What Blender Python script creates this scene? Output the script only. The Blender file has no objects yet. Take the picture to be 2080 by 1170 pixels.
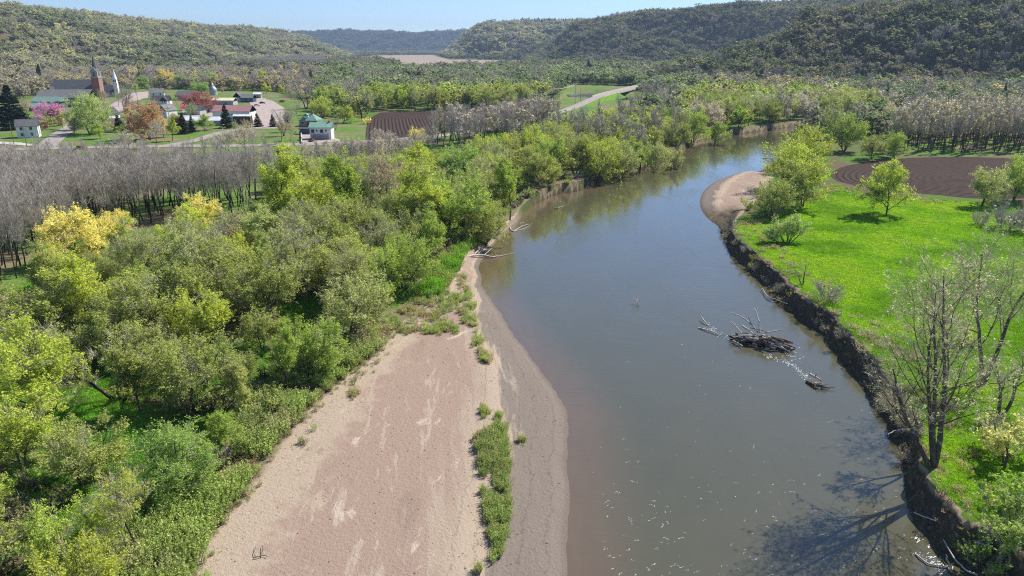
import bpy, math, random
import numpy as np
from mathutils import Vector

scene = bpy.context.scene
COL = scene.collection
R_ = math.radians

# ---------------------------------------------------------------- camera
PITCH = R_(18.7); CAMZ = 42.5; F = 25.0 / 36.0 * 2080
cam_d = bpy.data.cameras.new("camera"); cam = bpy.data.objects.new("camera", cam_d); COL.objects.link(cam)
cam.location = (0, 0, CAMZ); cam.rotation_euler = (math.pi / 2 - PITCH, 0, 0)
cam_d.lens = 25; cam_d.sensor_width = 36; cam_d.clip_start = 0.5; cam_d.clip_end = 30000
scene.camera = cam

# ---------------------------------------------------------------- sky, sun, exposure
SUN_AZ = R_(52); SUN_EL = R_(47)          # azimuth clockwise from +Y (the view direction)
world = bpy.data.worlds.new("World"); scene.world = world; world.use_nodes = True
wn = world.node_tree.nodes; wl = world.node_tree.links
sky = wn.new("ShaderNodeTexSky"); sky.sky_type = 'NISHITA'; sky.sun_disc = False
sky.sun_elevation = SUN_EL; sky.sun_rotation = SUN_AZ; sky.altitude = 200; sky.air_density = 0.72; sky.dust_density = 0.12; sky.ozone_density = 6.0
bg = wn["Background"]; bg.inputs[1].default_value = 0.11
wl.new(sky.outputs[0], bg.inputs[0])
sun_d = bpy.data.lights.new("sun", 'SUN'); sun_d.energy = 5.0; sun_d.angle = R_(0.5); sun_d.color = (1.0, 0.94, 0.83)
sun = bpy.data.objects.new("sun", sun_d); COL.objects.link(sun)
sdir = Vector((math.sin(SUN_AZ) * math.cos(SUN_EL), math.cos(SUN_AZ) * math.cos(SUN_EL), math.sin(SUN_EL)))
sun.rotation_euler = sdir.to_track_quat('Z', 'Y').to_euler(); sun.location = (200, 200, 400)
scene.view_settings.view_transform = 'Standard'; scene.view_settings.look = 'None'
scene.view_settings.exposure = 0.5; scene.view_settings.gamma = 1.0
scene.render.engine = 'CYCLES'
cy = scene.cycles
cy.max_bounces = 4; cy.diffuse_bounces = 2; cy.glossy_bounces = 2; cy.transmission_bounces = 2; cy.volume_bounces = 0
cy.transparent_max_bounces = 4; cy.caustics_reflective = False; cy.caustics_refractive = False
cy.sample_clamp_indirect = 4.0
cy.use_denoising = False; cy.filter_width = 1.1; cy.use_adaptive_sampling = False

# ---------------------------------------------------------------- helpers
GZ = 2.6                                   # floodplain level above the water (water is z = 0)
SP, CP = math.sin(PITCH), math.cos(PITCH)
def at(px, py, z=GZ):
    """ground point seen at a pixel of the 2080 x 1170 photograph, on the level z"""
    a = (px - 1040) / F; b = (py - 585) / F
    t = (CAMZ - z) / (SP + b * CP)
    return (a * t, (CP - b * SP) * t)
def atY(px, py, Y):
    """point seen at a pixel at forward distance Y"""
    a = (px - 1040) / F; b = (py - 585) / F
    t = Y / (CP - b * SP)
    return (a * t, Y, CAMZ - (SP + b * CP) * t)
def proj(x, y, z):
    zc = y * CP + (CAMZ - z) * SP; yc = -y * SP + (CAMZ - z) * CP
    return 1040 + F * x / zc, 585 + F * yc / zc, zc
def depth(py, z=GZ):
    return (CAMZ - z) / (SP + (py - 585) / F * CP)
def tag(o, label=None, cat=None, group=None, kind=None):
    if label: o["label"] = label
    if cat: o["category"] = cat
    if group: o["group"] = group
    if kind: o["kind"] = kind
    return o
def link(name, me, mats=(), parent=None, loc=None):
    o = bpy.data.objects.new(name, me); COL.objects.link(o)
    if me is not None:
        for m in mats: me.materials.append(m)
    if parent is not None: o.parent = parent
    if loc is not None: o.location = loc
    return o
def empty(name, loc, rz=0.0):
    o = bpy.data.objects.new(name, None); COL.objects.link(o); o.location = loc; o.rotation_euler = (0, 0, rz)
    o.empty_display_size = 0.3
    return o
def mesh_np(name, V, Q=None, T=None, smooth=False, qm=None, tm=None):
    """mesh out of numpy vertices, quads and triangles"""
    V = np.asarray(V, np.float32).reshape(-1, 3)
    Q = np.zeros((0, 4), np.int32) if Q is None else np.asarray(Q, np.int32).reshape(-1, 4)
    T = np.zeros((0, 3), np.int32) if T is None else np.asarray(T, np.int32).reshape(-1, 3)
    me = bpy.data.meshes.new(name)
    me.vertices.add(len(V)); me.vertices.foreach_set("co", V.ravel())
    nl = 4 * len(Q) + 3 * len(T)
    me.loops.add(nl); me.loops.foreach_set("vertex_index", np.concatenate([Q.ravel(), T.ravel()]).astype(np.int32))
    st = np.concatenate([np.arange(len(Q)) * 4, 4 * len(Q) + np.arange(len(T)) * 3]).astype(np.int32)
    me.polygons.add(len(st)); me.polygons.foreach_set("loop_start", st)
    try: me.polygons.foreach_set("loop_total", np.concatenate([np.full(len(Q), 4), np.full(len(T), 3)]).astype(np.int32))
    except Exception: pass
    if qm is not None or tm is not None:
        mi = np.concatenate([np.zeros(len(Q)) if qm is None else qm, np.zeros(len(T)) if tm is None else tm]).astype(np.int32)
        me.polygons.foreach_set("material_index", mi)
    me.polygons.foreach_set("use_smooth", np.full(len(st), smooth, bool))
    me.update(); me.validate()
    return me
def vattr(me, name, arr, dom='POINT', typ='FLOAT'):
    a = me.attributes.new(name, typ, dom)
    a.data.foreach_set({'FLOAT': 'value', 'INT': 'value', 'FLOAT_VECTOR': 'vector', 'FLOAT_COLOR': 'color'}[typ], np.asarray(arr).ravel())

# --- value noise for numpy
def _hash(ix, iy, s):
    h = (ix.astype(np.int64) * 374761393 + iy.astype(np.int64) * 668265263 + s * 1274126177) & 0xffffffff
    h = ((h ^ (h >> 13)) * 1274126177) & 0xffffffff
    return ((h ^ (h >> 16)) & 0xffff) / 65535.0
def vnoise(x, y, s=0):
    x = np.asarray(x, float); y = np.asarray(y, float)
    ix = np.floor(x); iy = np.floor(y); fx = x - ix; fy = y - iy
    fx = fx * fx * (3 - 2 * fx); fy = fy * fy * (3 - 2 * fy)
    a = _hash(ix, iy, s); b = _hash(ix + 1, iy, s); c = _hash(ix, iy + 1, s); d = _hash(ix + 1, iy + 1, s)
    return (a * (1 - fx) + b * fx) * (1 - fy) + (c * (1 - fx) + d * fx) * fy
def fbm(x, y, s=0, o=4):
    r = 0; a = 0.5
    for k in range(o):
        r = r + a * vnoise(x * 2 ** k, y * 2 ** k, s + 17 * k); a *= 0.5
    return r
def sstep(x, a, b):
    t = np.clip((x - a) / (b - a), 0, 1); return t * t * (3 - 2 * t)
def polydist(pts, X, Y, vals=None, closed=False):
    """distance to a polyline and the value interpolated at its nearest point"""
    pts = np.asarray(pts, float); n = len(pts)
    vals = np.zeros(n) if vals is None else np.asarray(vals, float)
    D = np.full(X.shape, 1e18); Vv = np.zeros(X.shape)
    for i in range(n if closed else n - 1):
        j = (i + 1) % n
        ax, ay = pts[i]; bx, by = pts[j]
        dx, dy = bx - ax, by - ay; L = dx * dx + dy * dy + 1e-12
        t = np.clip(((X - ax) * dx + (Y - ay) * dy) / L, 0, 1)
        d = (X - ax - t * dx) ** 2 + (Y - ay - t * dy) ** 2
        m = d < D
        D[m] = d[m]; Vv[m] = (vals[i] + t * (vals[j] - vals[i]))[m]
    return np.sqrt(D), Vv
def inside(pts, X, Y):
    pts = np.asarray(pts, float); c = np.zeros(X.shape, bool); n = len(pts)
    for i in range(n):
        x0, y0 = pts[i]; x1, y1 = pts[(i + 1) % n]
        if y0 == y1: continue
        k = ((y0 > Y) != (y1 > Y)) & (X < (x1 - x0) * (Y - y0) / (y1 - y0) + x0)
        c ^= k
    return c
def sdf(pts, X, Y, pad=60.0):
    """signed distance, positive inside; -pad far away"""
    pts = np.asarray(pts, float); out = np.full(X.shape, -float(pad))
    m = (X > pts[:, 0].min() - pad) & (X < pts[:, 0].max() + pad) & (Y > pts[:, 1].min() - pad) & (Y < pts[:, 1].max() + pad)
    if m.any():
        d, _ = polydist(pts, X[m], Y[m], None, True)
        out[m] = np.where(inside(pts, X[m], Y[m]), d, np.maximum(-d, -pad))
    return out
def densify(pts, step):
    out = [pts[0]]
    for a, b in zip(pts[:-1], pts[1:]):
        n = max(1, int(math.hypot(b[0] - a[0], b[1] - a[1]) / step))
        for k in range(1, n + 1): out.append(tuple(a[i] + (b[i] - a[i]) * k / n for i in range(len(a))))
    return out
def smooth_line(pts, it=2):
    for _ in range(it):
        q = [pts[0]]
        for a, b in zip(pts[:-1], pts[1:]):
            q.append(tuple(a[i] * .75 + b[i] * .25 for i in range(len(a)))); q.append(tuple(a[i] * .25 + b[i] * .75 for i in range(len(a))))
        q.append(pts[-1]); pts = q
    return pts

# ---------------------------------------------------------------- materials
class NT:
    """small helper to write node materials as expressions"""
    def __init__(s, name):
        s.m = bpy.data.materials.new(name); s.m.use_nodes = True
        s.n = s.m.node_tree.nodes; s.l = s.m.node_tree.links; s.n.clear()
        s.out = s.n.new("ShaderNodeOutputMaterial")
    def put(s, sock, v):
        if isinstance(v, bpy.types.NodeSocket): s.l.new(v, sock)
        elif isinstance(v, (tuple, list)) and len(v) == 3 and sock.type == 'RGBA': sock.default_value = (*v, 1)
        else: sock.default_value = v
    def attr(s, name, typ='GEOMETRY', out='Fac'):
        k = s.n.new("ShaderNodeAttribute"); k.attribute_name = name; k.attribute_type = typ; return k.outputs[out]
    def pos(s): return s.n.new("ShaderNodeNewGeometry").outputs['Position']
    def obj(s): return s.n.new("ShaderNodeTexCoord").outputs['Object']
    def scale(s, v, sc):
        k = s.n.new("ShaderNodeVectorMath"); k.operation = 'MULTIPLY'; s.put(k.inputs[0], v); k.inputs[1].default_value = sc; return k.outputs[0]
    def rot(s, v, a):
        k = s.n.new("ShaderNodeVectorRotate"); k.rotation_type = 'Z_AXIS'; s.put(k.inputs['Vector'], v); k.inputs['Angle'].default_value = a; return k.outputs[0]
    def noise(s, v, sc, det=3.0, rough=0.55, dist=0.0):
        k = s.n.new("ShaderNodeTexNoise"); s.put(k.inputs['Vector'], v); k.inputs['Scale'].default_value = sc; k.inputs['Detail'].default_value = det
        k.inputs['Roughness'].default_value = rough; k.inputs['Distortion'].default_value = dist; return k.outputs[0]
    def voro(s, v, sc, feat='F1', out=0):
        k = s.n.new("ShaderNodeTexVoronoi"); k.feature = feat; s.put(k.inputs['Vector'], v); k.inputs['Scale'].default_value = sc; return k.outputs[out]
    def mth(s, op, a, b=0.0, c=0.0):
        k = s.n.new("ShaderNodeMath"); k.operation = op; s.put(k.inputs[0], a); s.put(k.inputs[1], b); s.put(k.inputs[2], c); return k.outputs[0]
    def add(s, a, b): return s.mth('ADD', a, b)
    def mul(s, a, b): return s.mth('MULTIPLY', a, b)
    def mr(s, v, a, b, lo=0.0, hi=1.0):
        k = s.n.new("ShaderNodeMapRange"); k.interpolation_type = 'SMOOTHSTEP'; s.put(k.inputs[0], v)
        k.inputs[1].default_value = a; k.inputs[2].default_value = b; k.inputs[3].default_value = lo; k.inputs[4].default_value = hi; return k.outputs[0]
    def mix(s, f, a, b, mode='MIX'):
        k = s.n.new("ShaderNodeMix"); k.data_type = 'RGBA'; k.blend_type = mode
        s.put(k.inputs[0], f); s.put(k.inputs[6], a); s.put(k.inputs[7], b); return k.outputs[2]
    def ramp(s, f, stops):
        k = s.n.new("ShaderNodeValToRGB"); s.put(k.inputs[0], f); e = k.color_ramp.elements
        while len(e) < len(stops): e.new(0.5)
        for el, (p, c) in zip(e, stops): el.position = p; el.color = (*c, 1)
        return k.outputs[0]
    def hsv(s, c, h=0.5, sa=1.0, v=1.0):
        k = s.n.new("ShaderNodeHueSaturation"); s.put(k.inputs['Hue'], h); s.put(k.inputs['Saturation'], sa); s.put(k.inputs['Value'], v); s.put(k.inputs['Color'], c); return k.outputs[0]
    def bump(s, h, st, dist=1.0, nrm=None):
        k = s.n.new("ShaderNodeBump"); s.put(k.inputs['Height'], h); k.inputs['Strength'].default_value = st; k.inputs['Distance'].default_value = dist
        if nrm is not None: s.l.new(nrm, k.inputs['Normal'])
        return k.outputs[0]
    def bsdf(s, col, rough=0.9, spec=0.2, nrm=None, **kw):
        k = s.n.new("ShaderNodeBsdfPrincipled"); s.put(k.inputs['Base Color'], col); s.put(k.inputs['Roughness'], rough)
        k.inputs['Specular IOR Level'].default_value = spec
        if nrm is not None: s.l.new(nrm, k.inputs['Normal'])
        for n_, v in kw.items(): s.put(k.inputs[n_], v)
        s.l.new(k.outputs[0], s.out.inputs[0]); return k
    def done(s): return s.m

def plain(name, col, rough=0.8, spec=0.2, var=0.15, sc=3.0, metallic=0.0, streak=None):
    t = NT(name); p = t.obj()
    if streak: p = t.scale(p, streak)
    n = t.noise(p, sc, 4)
    c = t.hsv(col, 0.5, 1.0, t.mr(n, 0.3, 0.7, 1 - var, 1 + var))
    t.bsdf(c, rough, spec, Metallic=metallic); return t.done()

def leaf_material(name, source):
    t = NT(name)
    if source == 'object':
        col = t.n.new("ShaderNodeObjectInfo").outputs['Color']
    elif source == 'instance':
        col = t.attr('tint', 'INSTANCER', 'Color')
    else: col = source
    v = t.attr('var')
    col = t.hsv(col, t.mr(v, 0, 1, 0.515, 0.488), t.mr(v, 0, 1, 1.0, 0.95), t.mr(v, 0, 1, 0.68, 1.38))
    d = t.n.new("ShaderNodeBsdfDiffuse"); t.put(d.inputs[0], col)
    tr = t.n.new("ShaderNodeBsdfTranslucent"); t.put(tr.inputs[0], t.hsv(col, 0.5, 1.05, 1.0))
    mx = t.n.new("ShaderNodeAddShader")                       # a young leaf reflects and lets through about the same share
    t.l.new(d.outputs[0], mx.inputs[0]); t.l.new(tr.outputs[0], mx.inputs[1]); t.l.new(mx.outputs[0], t.out.inputs[0])
    return t.done()
M = {}
M['leaf'] = leaf_material('leaf', 'object')
M['leaf_far'] = leaf_material('leaf_far', 'instance')
M['bark'] = plain('bark', (.12, .10, .084), .95, .1, .35, 2.0, streak=(3, 3, .6))
M['bark_dark'] = plain('bark_dark', (.05, .043, .037), .95, .1, .35, 2.0, streak=(3, 3, .6))
M['twig'] = plain('twig', (.50, .45, .39), .95, .1, .25, 0.7)
M['twig_pale'] = plain('twig_pale', (.56, .50, .35), .95, .1, .25, 0.7)
M['driftwood'] = plain('driftwood', (.52, .47, .41), .9, .1, .2, 2.5)
M['driftwood_dark'] = plain('driftwood_dark', (.16, .125, .10), .95, .1, .4, 2.5)
# ---------------------------------------------------------------- the lie of the land (outlines read off as ground points)
RB = [(2330, 1500), (2120, 1290), (1985, 1170), (1930, 1121), (1884, 1093), (1855, 1046), (1842, 1000), (1829, 928), (1817, 891), (1800, 845), (1768, 799), (1748, 768),
      (1731, 747), (1708, 721), (1679, 690), (1659, 667), (1630, 646), (1601, 629), (1566, 606), (1543, 566), (1512, 543), (1492, 520),
      (1475, 498), (1464, 475), (1460, 459), (1440, 447), (1425, 428), (1420, 410), (1428, 388), (1450, 370), (1480, 357), (1510, 351),
      (1538, 350), (1560, 340), (1582, 325), (1590, 312), (1598, 295), (1606, 281), (1640, 274), (1720, 268), (1850, 262), (2100, 258)]
LB = [(2100, 247), (1850, 249), (1720, 251), (1640, 254), (1600, 259), (1560, 265), (1520, 270), (1480, 274), (1440, 282), (1408, 289), (1395, 300), (1385, 310), (1370, 321),
      (1340, 332), (1310, 340), (1280, 348), (1255, 352), (1230, 357), (1205, 372), (1190, 383), (1160, 391), (1130, 394), (1110, 402), (1090, 413),
      (1072, 425), (1060, 438), (1050, 452), (1035, 465), (1020, 477), (1010, 487), (998, 502), (983, 522), (973, 545), (975, 570),
      (985, 592), (1003, 620), (1025, 650), (1040, 680), (1065, 712), (1090, 745), (1115, 775), (1137, 806), (1150, 835), (1156, 860),
      (1152, 900), (1155, 950), (1161, 1000), (1158, 1060), (1154, 1110), (1149, 1150), (1143, 1190), (1120, 1290), (1080, 1500)]
water_poly = smooth_line([at(x, y, 0) for x, y in RB], 1) + smooth_line([at(x, y, 0) for x, y in LB], 1)
pond = [at(x, y, 0) for x, y in [(1150, 193), (1170, 188), (1212, 187), (1232, 192), (1270, 196), (1330, 193), (1345, 202), (1265, 208), (1200, 203), (1160, 202)]]
TR = [(2500, 1500, 3.1), (2200, 1230, 3.1), (2075, 1120, 3.1), (2005, 1075, 3.1), (1945, 1035, 3.1), (1912, 1003, 3.1), (1886, 966, 3.1), (1872, 910, 3.1), (1855, 850, 3.1), (1828, 795, 3.1),
      (1797, 748, 3.1), (1768, 718, 3.1), (1742, 690, 3.1), (1722, 668, 3.1), (1690, 640, 3.0), (1655, 613, 3.0), (1628, 590, 3.0), (1595, 562, 3.0), (1560, 535, 3.0),
      (1530, 511, 3.0), (1505, 490, 3.0), (1490, 470, 2.9), (1493, 450, 2.6), (1512, 432, 2.0), (1535, 412, 1.8), (1552, 392, 1.8), (1565, 372, 1.8), (1578, 352, 1.8),
      (1592, 332, 2.0), (1606, 312, 2.2), (1616, 293, 2.4), (1640, 270, 2.4), (1740, 261, 2.4), (1900, 254, 2.4), (2100, 252, 2.4)]
TL = [(2100, 240, 2.6), (1850, 241, 2.6), (1720, 243, 2.6), (1640, 246, 2.8), (1590, 251, 2.8), (1545, 258, 2.6), (1500, 265, 2.4), (1440, 274, 2.2), (1400, 284, 2.2), (1383, 300, 2.2), (1345, 320, 2.4),
      (1290, 335, 2.4), (1255, 342, 2.4), (1225, 346, 2.6), (1195, 362, 2.8), (1160, 376, 2.8), (1120, 383, 2.8), (1085, 398, 2.4), (1062, 416, 2.0), (1047, 436, 1.6),
      (1015, 460, 1.4), (985, 480, 1.3), (945, 510, 1.3), (930, 540, 1.2), (918, 565, 1.3), (895, 592, 1.3), (860, 622, 1.3), (820, 650, 1.3), (780, 690, 1.3),
      (740, 730, 1.3), (690, 768, 1.3), (640, 815, 1.3), (592, 858, 1.3), (545, 915, 1.3), (500, 975, 1.3), (440, 1058, 1.3), (402, 1118, 1.3), (372, 1190, 1.3), (320, 1300, 1.3), (240, 1500, 1.3)]
tr = [(*at(x, y, z), z) for x, y, z in TR]; tl = [(*at(x, y, z), z) for x, y, z in TL]
big = 4000
land_r = [p[:2] for p in tr] + [(big, tr[-1][1]), (big, tr[0][1])]
land_l = [p[:2] for p in tl] + [(-big, tl[-1][1] - 30), (-big, big), (big, big), (big, tl[0][1])]
meadow_poly = [at(x, y, 2.9) for x, y in [(2300, 1350), (2010, 1078), (1912, 1003), (1872, 910), (1828, 795), (1742, 690), (1655, 613), (1560, 535), (1490, 465), (1530, 425), (1580, 405), (1660, 385),
               (1690, 370), (1700, 372), (1760, 392), (1880, 402), (1990, 408), (2200, 408), (2600, 500), (2900, 900)]]
field_r = smooth_line([at(x, y) for x, y in [(1700, 366), (1686, 356), (1692, 345), (1722, 334), (1780, 325), (1850, 320), (1950, 318), (2075, 322), (2350, 330), (2420, 360), (2300, 400), (2080, 404), (1990, 404), (1900, 396), (1800, 388), (1745, 379), (1700, 366)]], 2)
field_c = [at(x, y) for x, y in [(742, 290), (744, 262), (748, 242), (772, 228), (880, 226), (1010, 225), (1120, 222), (1150, 228), (1110, 243), (1040, 258), (960, 268), (880, 279), (800, 286)]]
field_f = [at(x, y, 2) for x, y in [(700, 119), (765, 113), (880, 111.5), (910, 121), (1060, 123.5), (1070, 131), (960, 140), (830, 143), (805, 132), (750, 124)]]
field_g = [at(x, y) for x, y in [(1060, 262), (1125, 218), (1150, 172), (1280, 174), (1290, 196), (1340, 205), (1300, 240), (1240, 256), (1180, 268), (1110, 280)]]
lawn_t = [at(x, y) for x, y in [(-250, 340), (-250, 232), (40, 205), (110, 188), (240, 180), (560, 186), (640, 215), (745, 245), (742, 292), (640, 306), (300, 312)]]
grove_l = [at(x, y) for x, y in [(-400, 620), (30, 590), (95, 520), (180, 480), (330, 460), (505, 448), (530, 400), (530, 345), (-400, 345)]]
grove_r = [at(x, y) for x, y in [(1790, 316), (1800, 290), (1840, 262), (2300, 248), (2500, 300), (2080, 318)]]
CRESTS = [
 # left bluff, right bluffs (near and behind), the middle bluff, the far ridge: (px, py, forward distance), half width
 ([(-700, -40, 1000), (-500, -18, 1150), (-200, 8, 1350), (0, 22, 1500), (100, 31, 1720), (200, 38, 1950), (300, 49, 2200), (420, 58, 2450), (520, 64, 2700), (585, 79, 2900), (640, 95, 3050)], 520),
 ([(1380, 146, 1170), (1440, 136, 1150), (1500, 121, 1120), (1560, 104, 1100), (1640, 79, 1070), (1700, 52, 1050), (1760, 28, 1020), (1850, 16, 980), (1980, 12, 940), (2100, 10, 900), (2400, 0, 800), (2900, -30, 700)], 330),
 ([(1070, 112, 2600), (1100, 88, 2450), (1140, 70, 2250), (1200, 55, 2200), (1250, 40, 2150), (1350, 31, 2050), (1450, 20, 1950), (1600, 12, 1850), (1750, 8, 1750), (1900, 5, 1600), (2200, 0, 1500)], 520),
 ([(860, 99, 3600), (900, 89, 3500), (935, 71, 3400), (985, 57, 3300), (1040, 49, 3200), (1090, 47, 3100), (1185, 47, 3000), (1300, 47, 2900), (1500, 45, 2800)], 620),
 ([(200, 78, 6700), (450, 74, 6600), (560, 70, 6500), (640, 67, 6500), (700, 65, 6500), (800, 68, 6500), (850, 71, 6500), (930, 66, 6400), (1100, 60, 6300), (1500, 56, 6200)], 1000),
]
def hill_height(X, Y):
    z = np.zeros(X.shape)
    n1 = fbm(X / 330, Y / 330, 3, 4) - .47; n2 = fbm(X / 110, Y / 110, 9, 3) - .44
    for pts, w in CRESTS:
        P = [atY(*p) for p in pts]
        m = (Y > min(p[1] for p in P) - w * 1.6) & (Y < max(p[1] for p in P) + w * 2)
        if not m.any(): continue
        d, h = polydist([(p[0], p[1]) for p in P], X[m], Y[m], [max(p[2] - GZ, 0) for p in P])
        d = np.maximum(0, d + n1[m] * w * 0.95 * sstep(d, 0, w * .4) + n2[m] * w * .26 * sstep(d, 0, w * .3))
        u = np.clip(d / w, 0, 1)
        z[m] = np.maximum(z[m], h * (1 - sstep(u, 0.0, 1.0)) ** 0.9)
    return z

# the sheet: fine steps near the camera, growing with distance
def axis(lo, hi, a, b, step, g):
    xs = list(np.arange(a, b, step)); x = xs[-1]
    while x < hi: x += max(step, g * abs(x - (0 if a < 0 else a - 60))); xs.append(x)
    left = []; x = a
    while x > lo: x -= max(step, g * abs(x)) if a < 0 else max(step, .06 * (a + 4 - x)); left.append(x)
    return np.array(left[::-1] + xs)
gx = axis(-4200, 4200, -72, 72, 0.5, 0.0125)
gy = axis(-160, 9000, 44, 150, 0.5, 0.0085)
X, Y = np.meshgrid(gx, gy); shape = X.shape
jx = (fbm(X / 2.3, Y / 2.3, 41, 3) - .44) * 1.9 + (fbm(X / 7, Y / 7, 43, 2) - .37) * 3.2; jy = (fbm(X / 2.3, Y / 2.3, 57, 3) - .44) * 1.9 + (fbm(X / 7, Y / 7, 59, 2) - .37) * 3.2     # ragged bank edges
near = (Y < 420)
jk = 1 - .85 * sstep(Y, 110, 190); jx = jx * jk; jy = jy * jk
Xj = X + np.where(near, jx, 0) ; Yj = Y + np.where(near, jy, 0)
sub = (Y < 760) & (np.abs(X) < 760)
dW = np.full(shape, 200.0)
dW[sub] = -sdf(water_poly, X[sub] + .35 * (Xj - X)[sub], Y[sub] + .35 * (Yj - Y)[sub], 200)           # positive on land
dP = -sdf(pond, X, Y, 60); dW = np.minimum(dW, dP + 0)
def topd(line, land):
    d = np.full(shape, 60.0); h = np.full(shape, GZ)
    d_, h_ = polydist([p[:2] for p in line], Xj[sub], Yj[sub], [p[2] for p in line])
    ins = inside(land, Xj[sub], Yj[sub])
    d[sub] = np.where(ins, -d_, d_); h[sub] = h_
    return d, h
dR, hR = topd(tr, land_r); dL, hL = topd(tl, land_l)
right_side = dR < dL
dT = np.minimum(dR, dL); hT = np.where(right_side, hR, hL)
dT = np.where(sub, dT, -60); dT = np.where(dP < 25, np.minimum(dT, -1) , dT)
tb = np.where(dT <= 0, 1.0, np.clip(np.maximum(dW, 0) / (np.maximum(dW, 0) + np.maximum(dT, 0) + 1e-6), 0, 1))     # 0 waterline .. 1 bank top
wid = np.maximum(dW, 0) + np.maximum(dT, 0)
hills = hill_height(X, Y)
s_ff0 = sdf(field_f, X, Y, 400); hills = hills * sstep(-s_ff0, -10, 160)
base = GZ + (fbm(X / 26, Y / 26, 5, 3) - .45) * 0.7 + hills
low = hT + (GZ - hT) * sstep(-dT, 0, 28) 
land = np.where(sub, low + (fbm(X / 9, Y / 9, 8, 3) - .45) * .5 * sstep(-dT, 0, 6) + hills, base)
flat_t = sstep(sdf(lawn_t, X, Y, 80), -25, 5)
land = land * (1 - flat_t) + GZ * flat_t
scarp = sstep(wid, 14, 5)                                                             # narrow banks are cut banks
gentle = np.interp(tb, [0, .06, .18, .30, .42, .7, 1], [0, .28, .52, .82, .78, .86, 1])
lump = (fbm(X / 1.6, Y / 1.6, 21, 3) - .45)
steep = np.interp(tb, [0, .12, .38, .52, .70, .86, 1], [0, .10, .22, .34, .80, .97, 1])
prof = gentle * (1 - scarp) + np.clip(steep + lump * .45 * np.sin(np.pi * np.clip(tb, 0, 1)), 0.0, 1.02) * scarp
prof = np.where(right_side, np.clip(steep + lump * .75 * np.sin(np.pi * np.clip(tb, 0, 1)), 0, 1.02), prof)
bar_r = sstep(wid, 9, 14) * right_side                                                # gravel bar on the far right bank
prof = np.where(right_side, prof * (1 - bar_r) + gentle * bar_r, prof)
Z = np.where(dT > 0, hT * prof, land)
# left shore shelves gently under water, right shore drops
dwl, _ = polydist([at(x, y, 0) for x, y in LB], X[sub], Y[sub]); dwl_full = np.full(shape, 99.0); dwl_full[sub] = dwl
left_bed = sstep(dwl_full, 30, 15)
bed = -np.minimum(np.maximum(-dW, 0) * (.35 - .2 * left_bed), 1.8) - .02
Z = np.where(dW < 0, bed, np.maximum(Z, np.minimum(dW * .25, .05)))
Z = np.where((dP < 22) & (dP > 0), np.minimum(Z, 0.1 + dP * .25), Z)
micro = (fbm(X / .9, Y / .9, 31, 2) - .38) * .10
Z = np.where((dT <= 0) & near & (np.abs(X) < 110), Z + micro, Z)
def ground_z(x, y):
    i = int(np.clip(np.searchsorted(gx, x) - 1, 0, len(gx) - 2)); j = int(np.clip(np.searchsorted(gy, y) - 1, 0, len(gy) - 2))
    u = (x - gx[i]) / (gx[i + 1] - gx[i]); v = (y - gy[j]) / (gy[j + 1] - gy[j])
    return float((Z[j, i] * (1 - u) + Z[j, i + 1] * u) * (1 - v) + (Z[j + 1, i] * (1 - u) + Z[j + 1, i + 1] * u) * v)
def grid_look(A, x, y):
    i = np.clip(np.searchsorted(gx, x) - 1, 0, len(gx) - 2); j = np.clip(np.searchsorted(gy, y) - 1, 0, len(gy) - 2)
    u = np.clip((x - gx[i]) / (gx[i + 1] - gx[i]), 0, 1); v = np.clip((y - gy[j]) / (gy[j + 1] - gy[j]), 0, 1)
    return (A[j, i] * (1 - u) + A[j, i + 1] * u) * (1 - v) + (A[j + 1, i] * (1 - u) + A[j + 1, i + 1] * u) * v

s_mead = sdf(meadow_poly, Xj, Yj, 40); s_fr = sdf(field_r, X, Y, 40); s_fc = sdf(field_c, X, Y, 60); s_ff = sdf(field_f, X, Y, 400)
s_fg = sdf(field_g, X, Y, 40); s_lawn = sdf(lawn_t, X, Y, 40); s_gl = sdf(grove_l, X, Y, 40); s_gr = sdf(grove_r, X, Y, 40)
lush = np.maximum.reduce([sstep(s_gl, -8, 6), sstep(s_gr, -10, 10), sstep(s_fg, -5, 5), sstep(s_lawn, -3, 3) * .8])
Z = np.where((s_fr > -1), Z - .12 * sstep(s_fr, -1, .5), Z)

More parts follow.
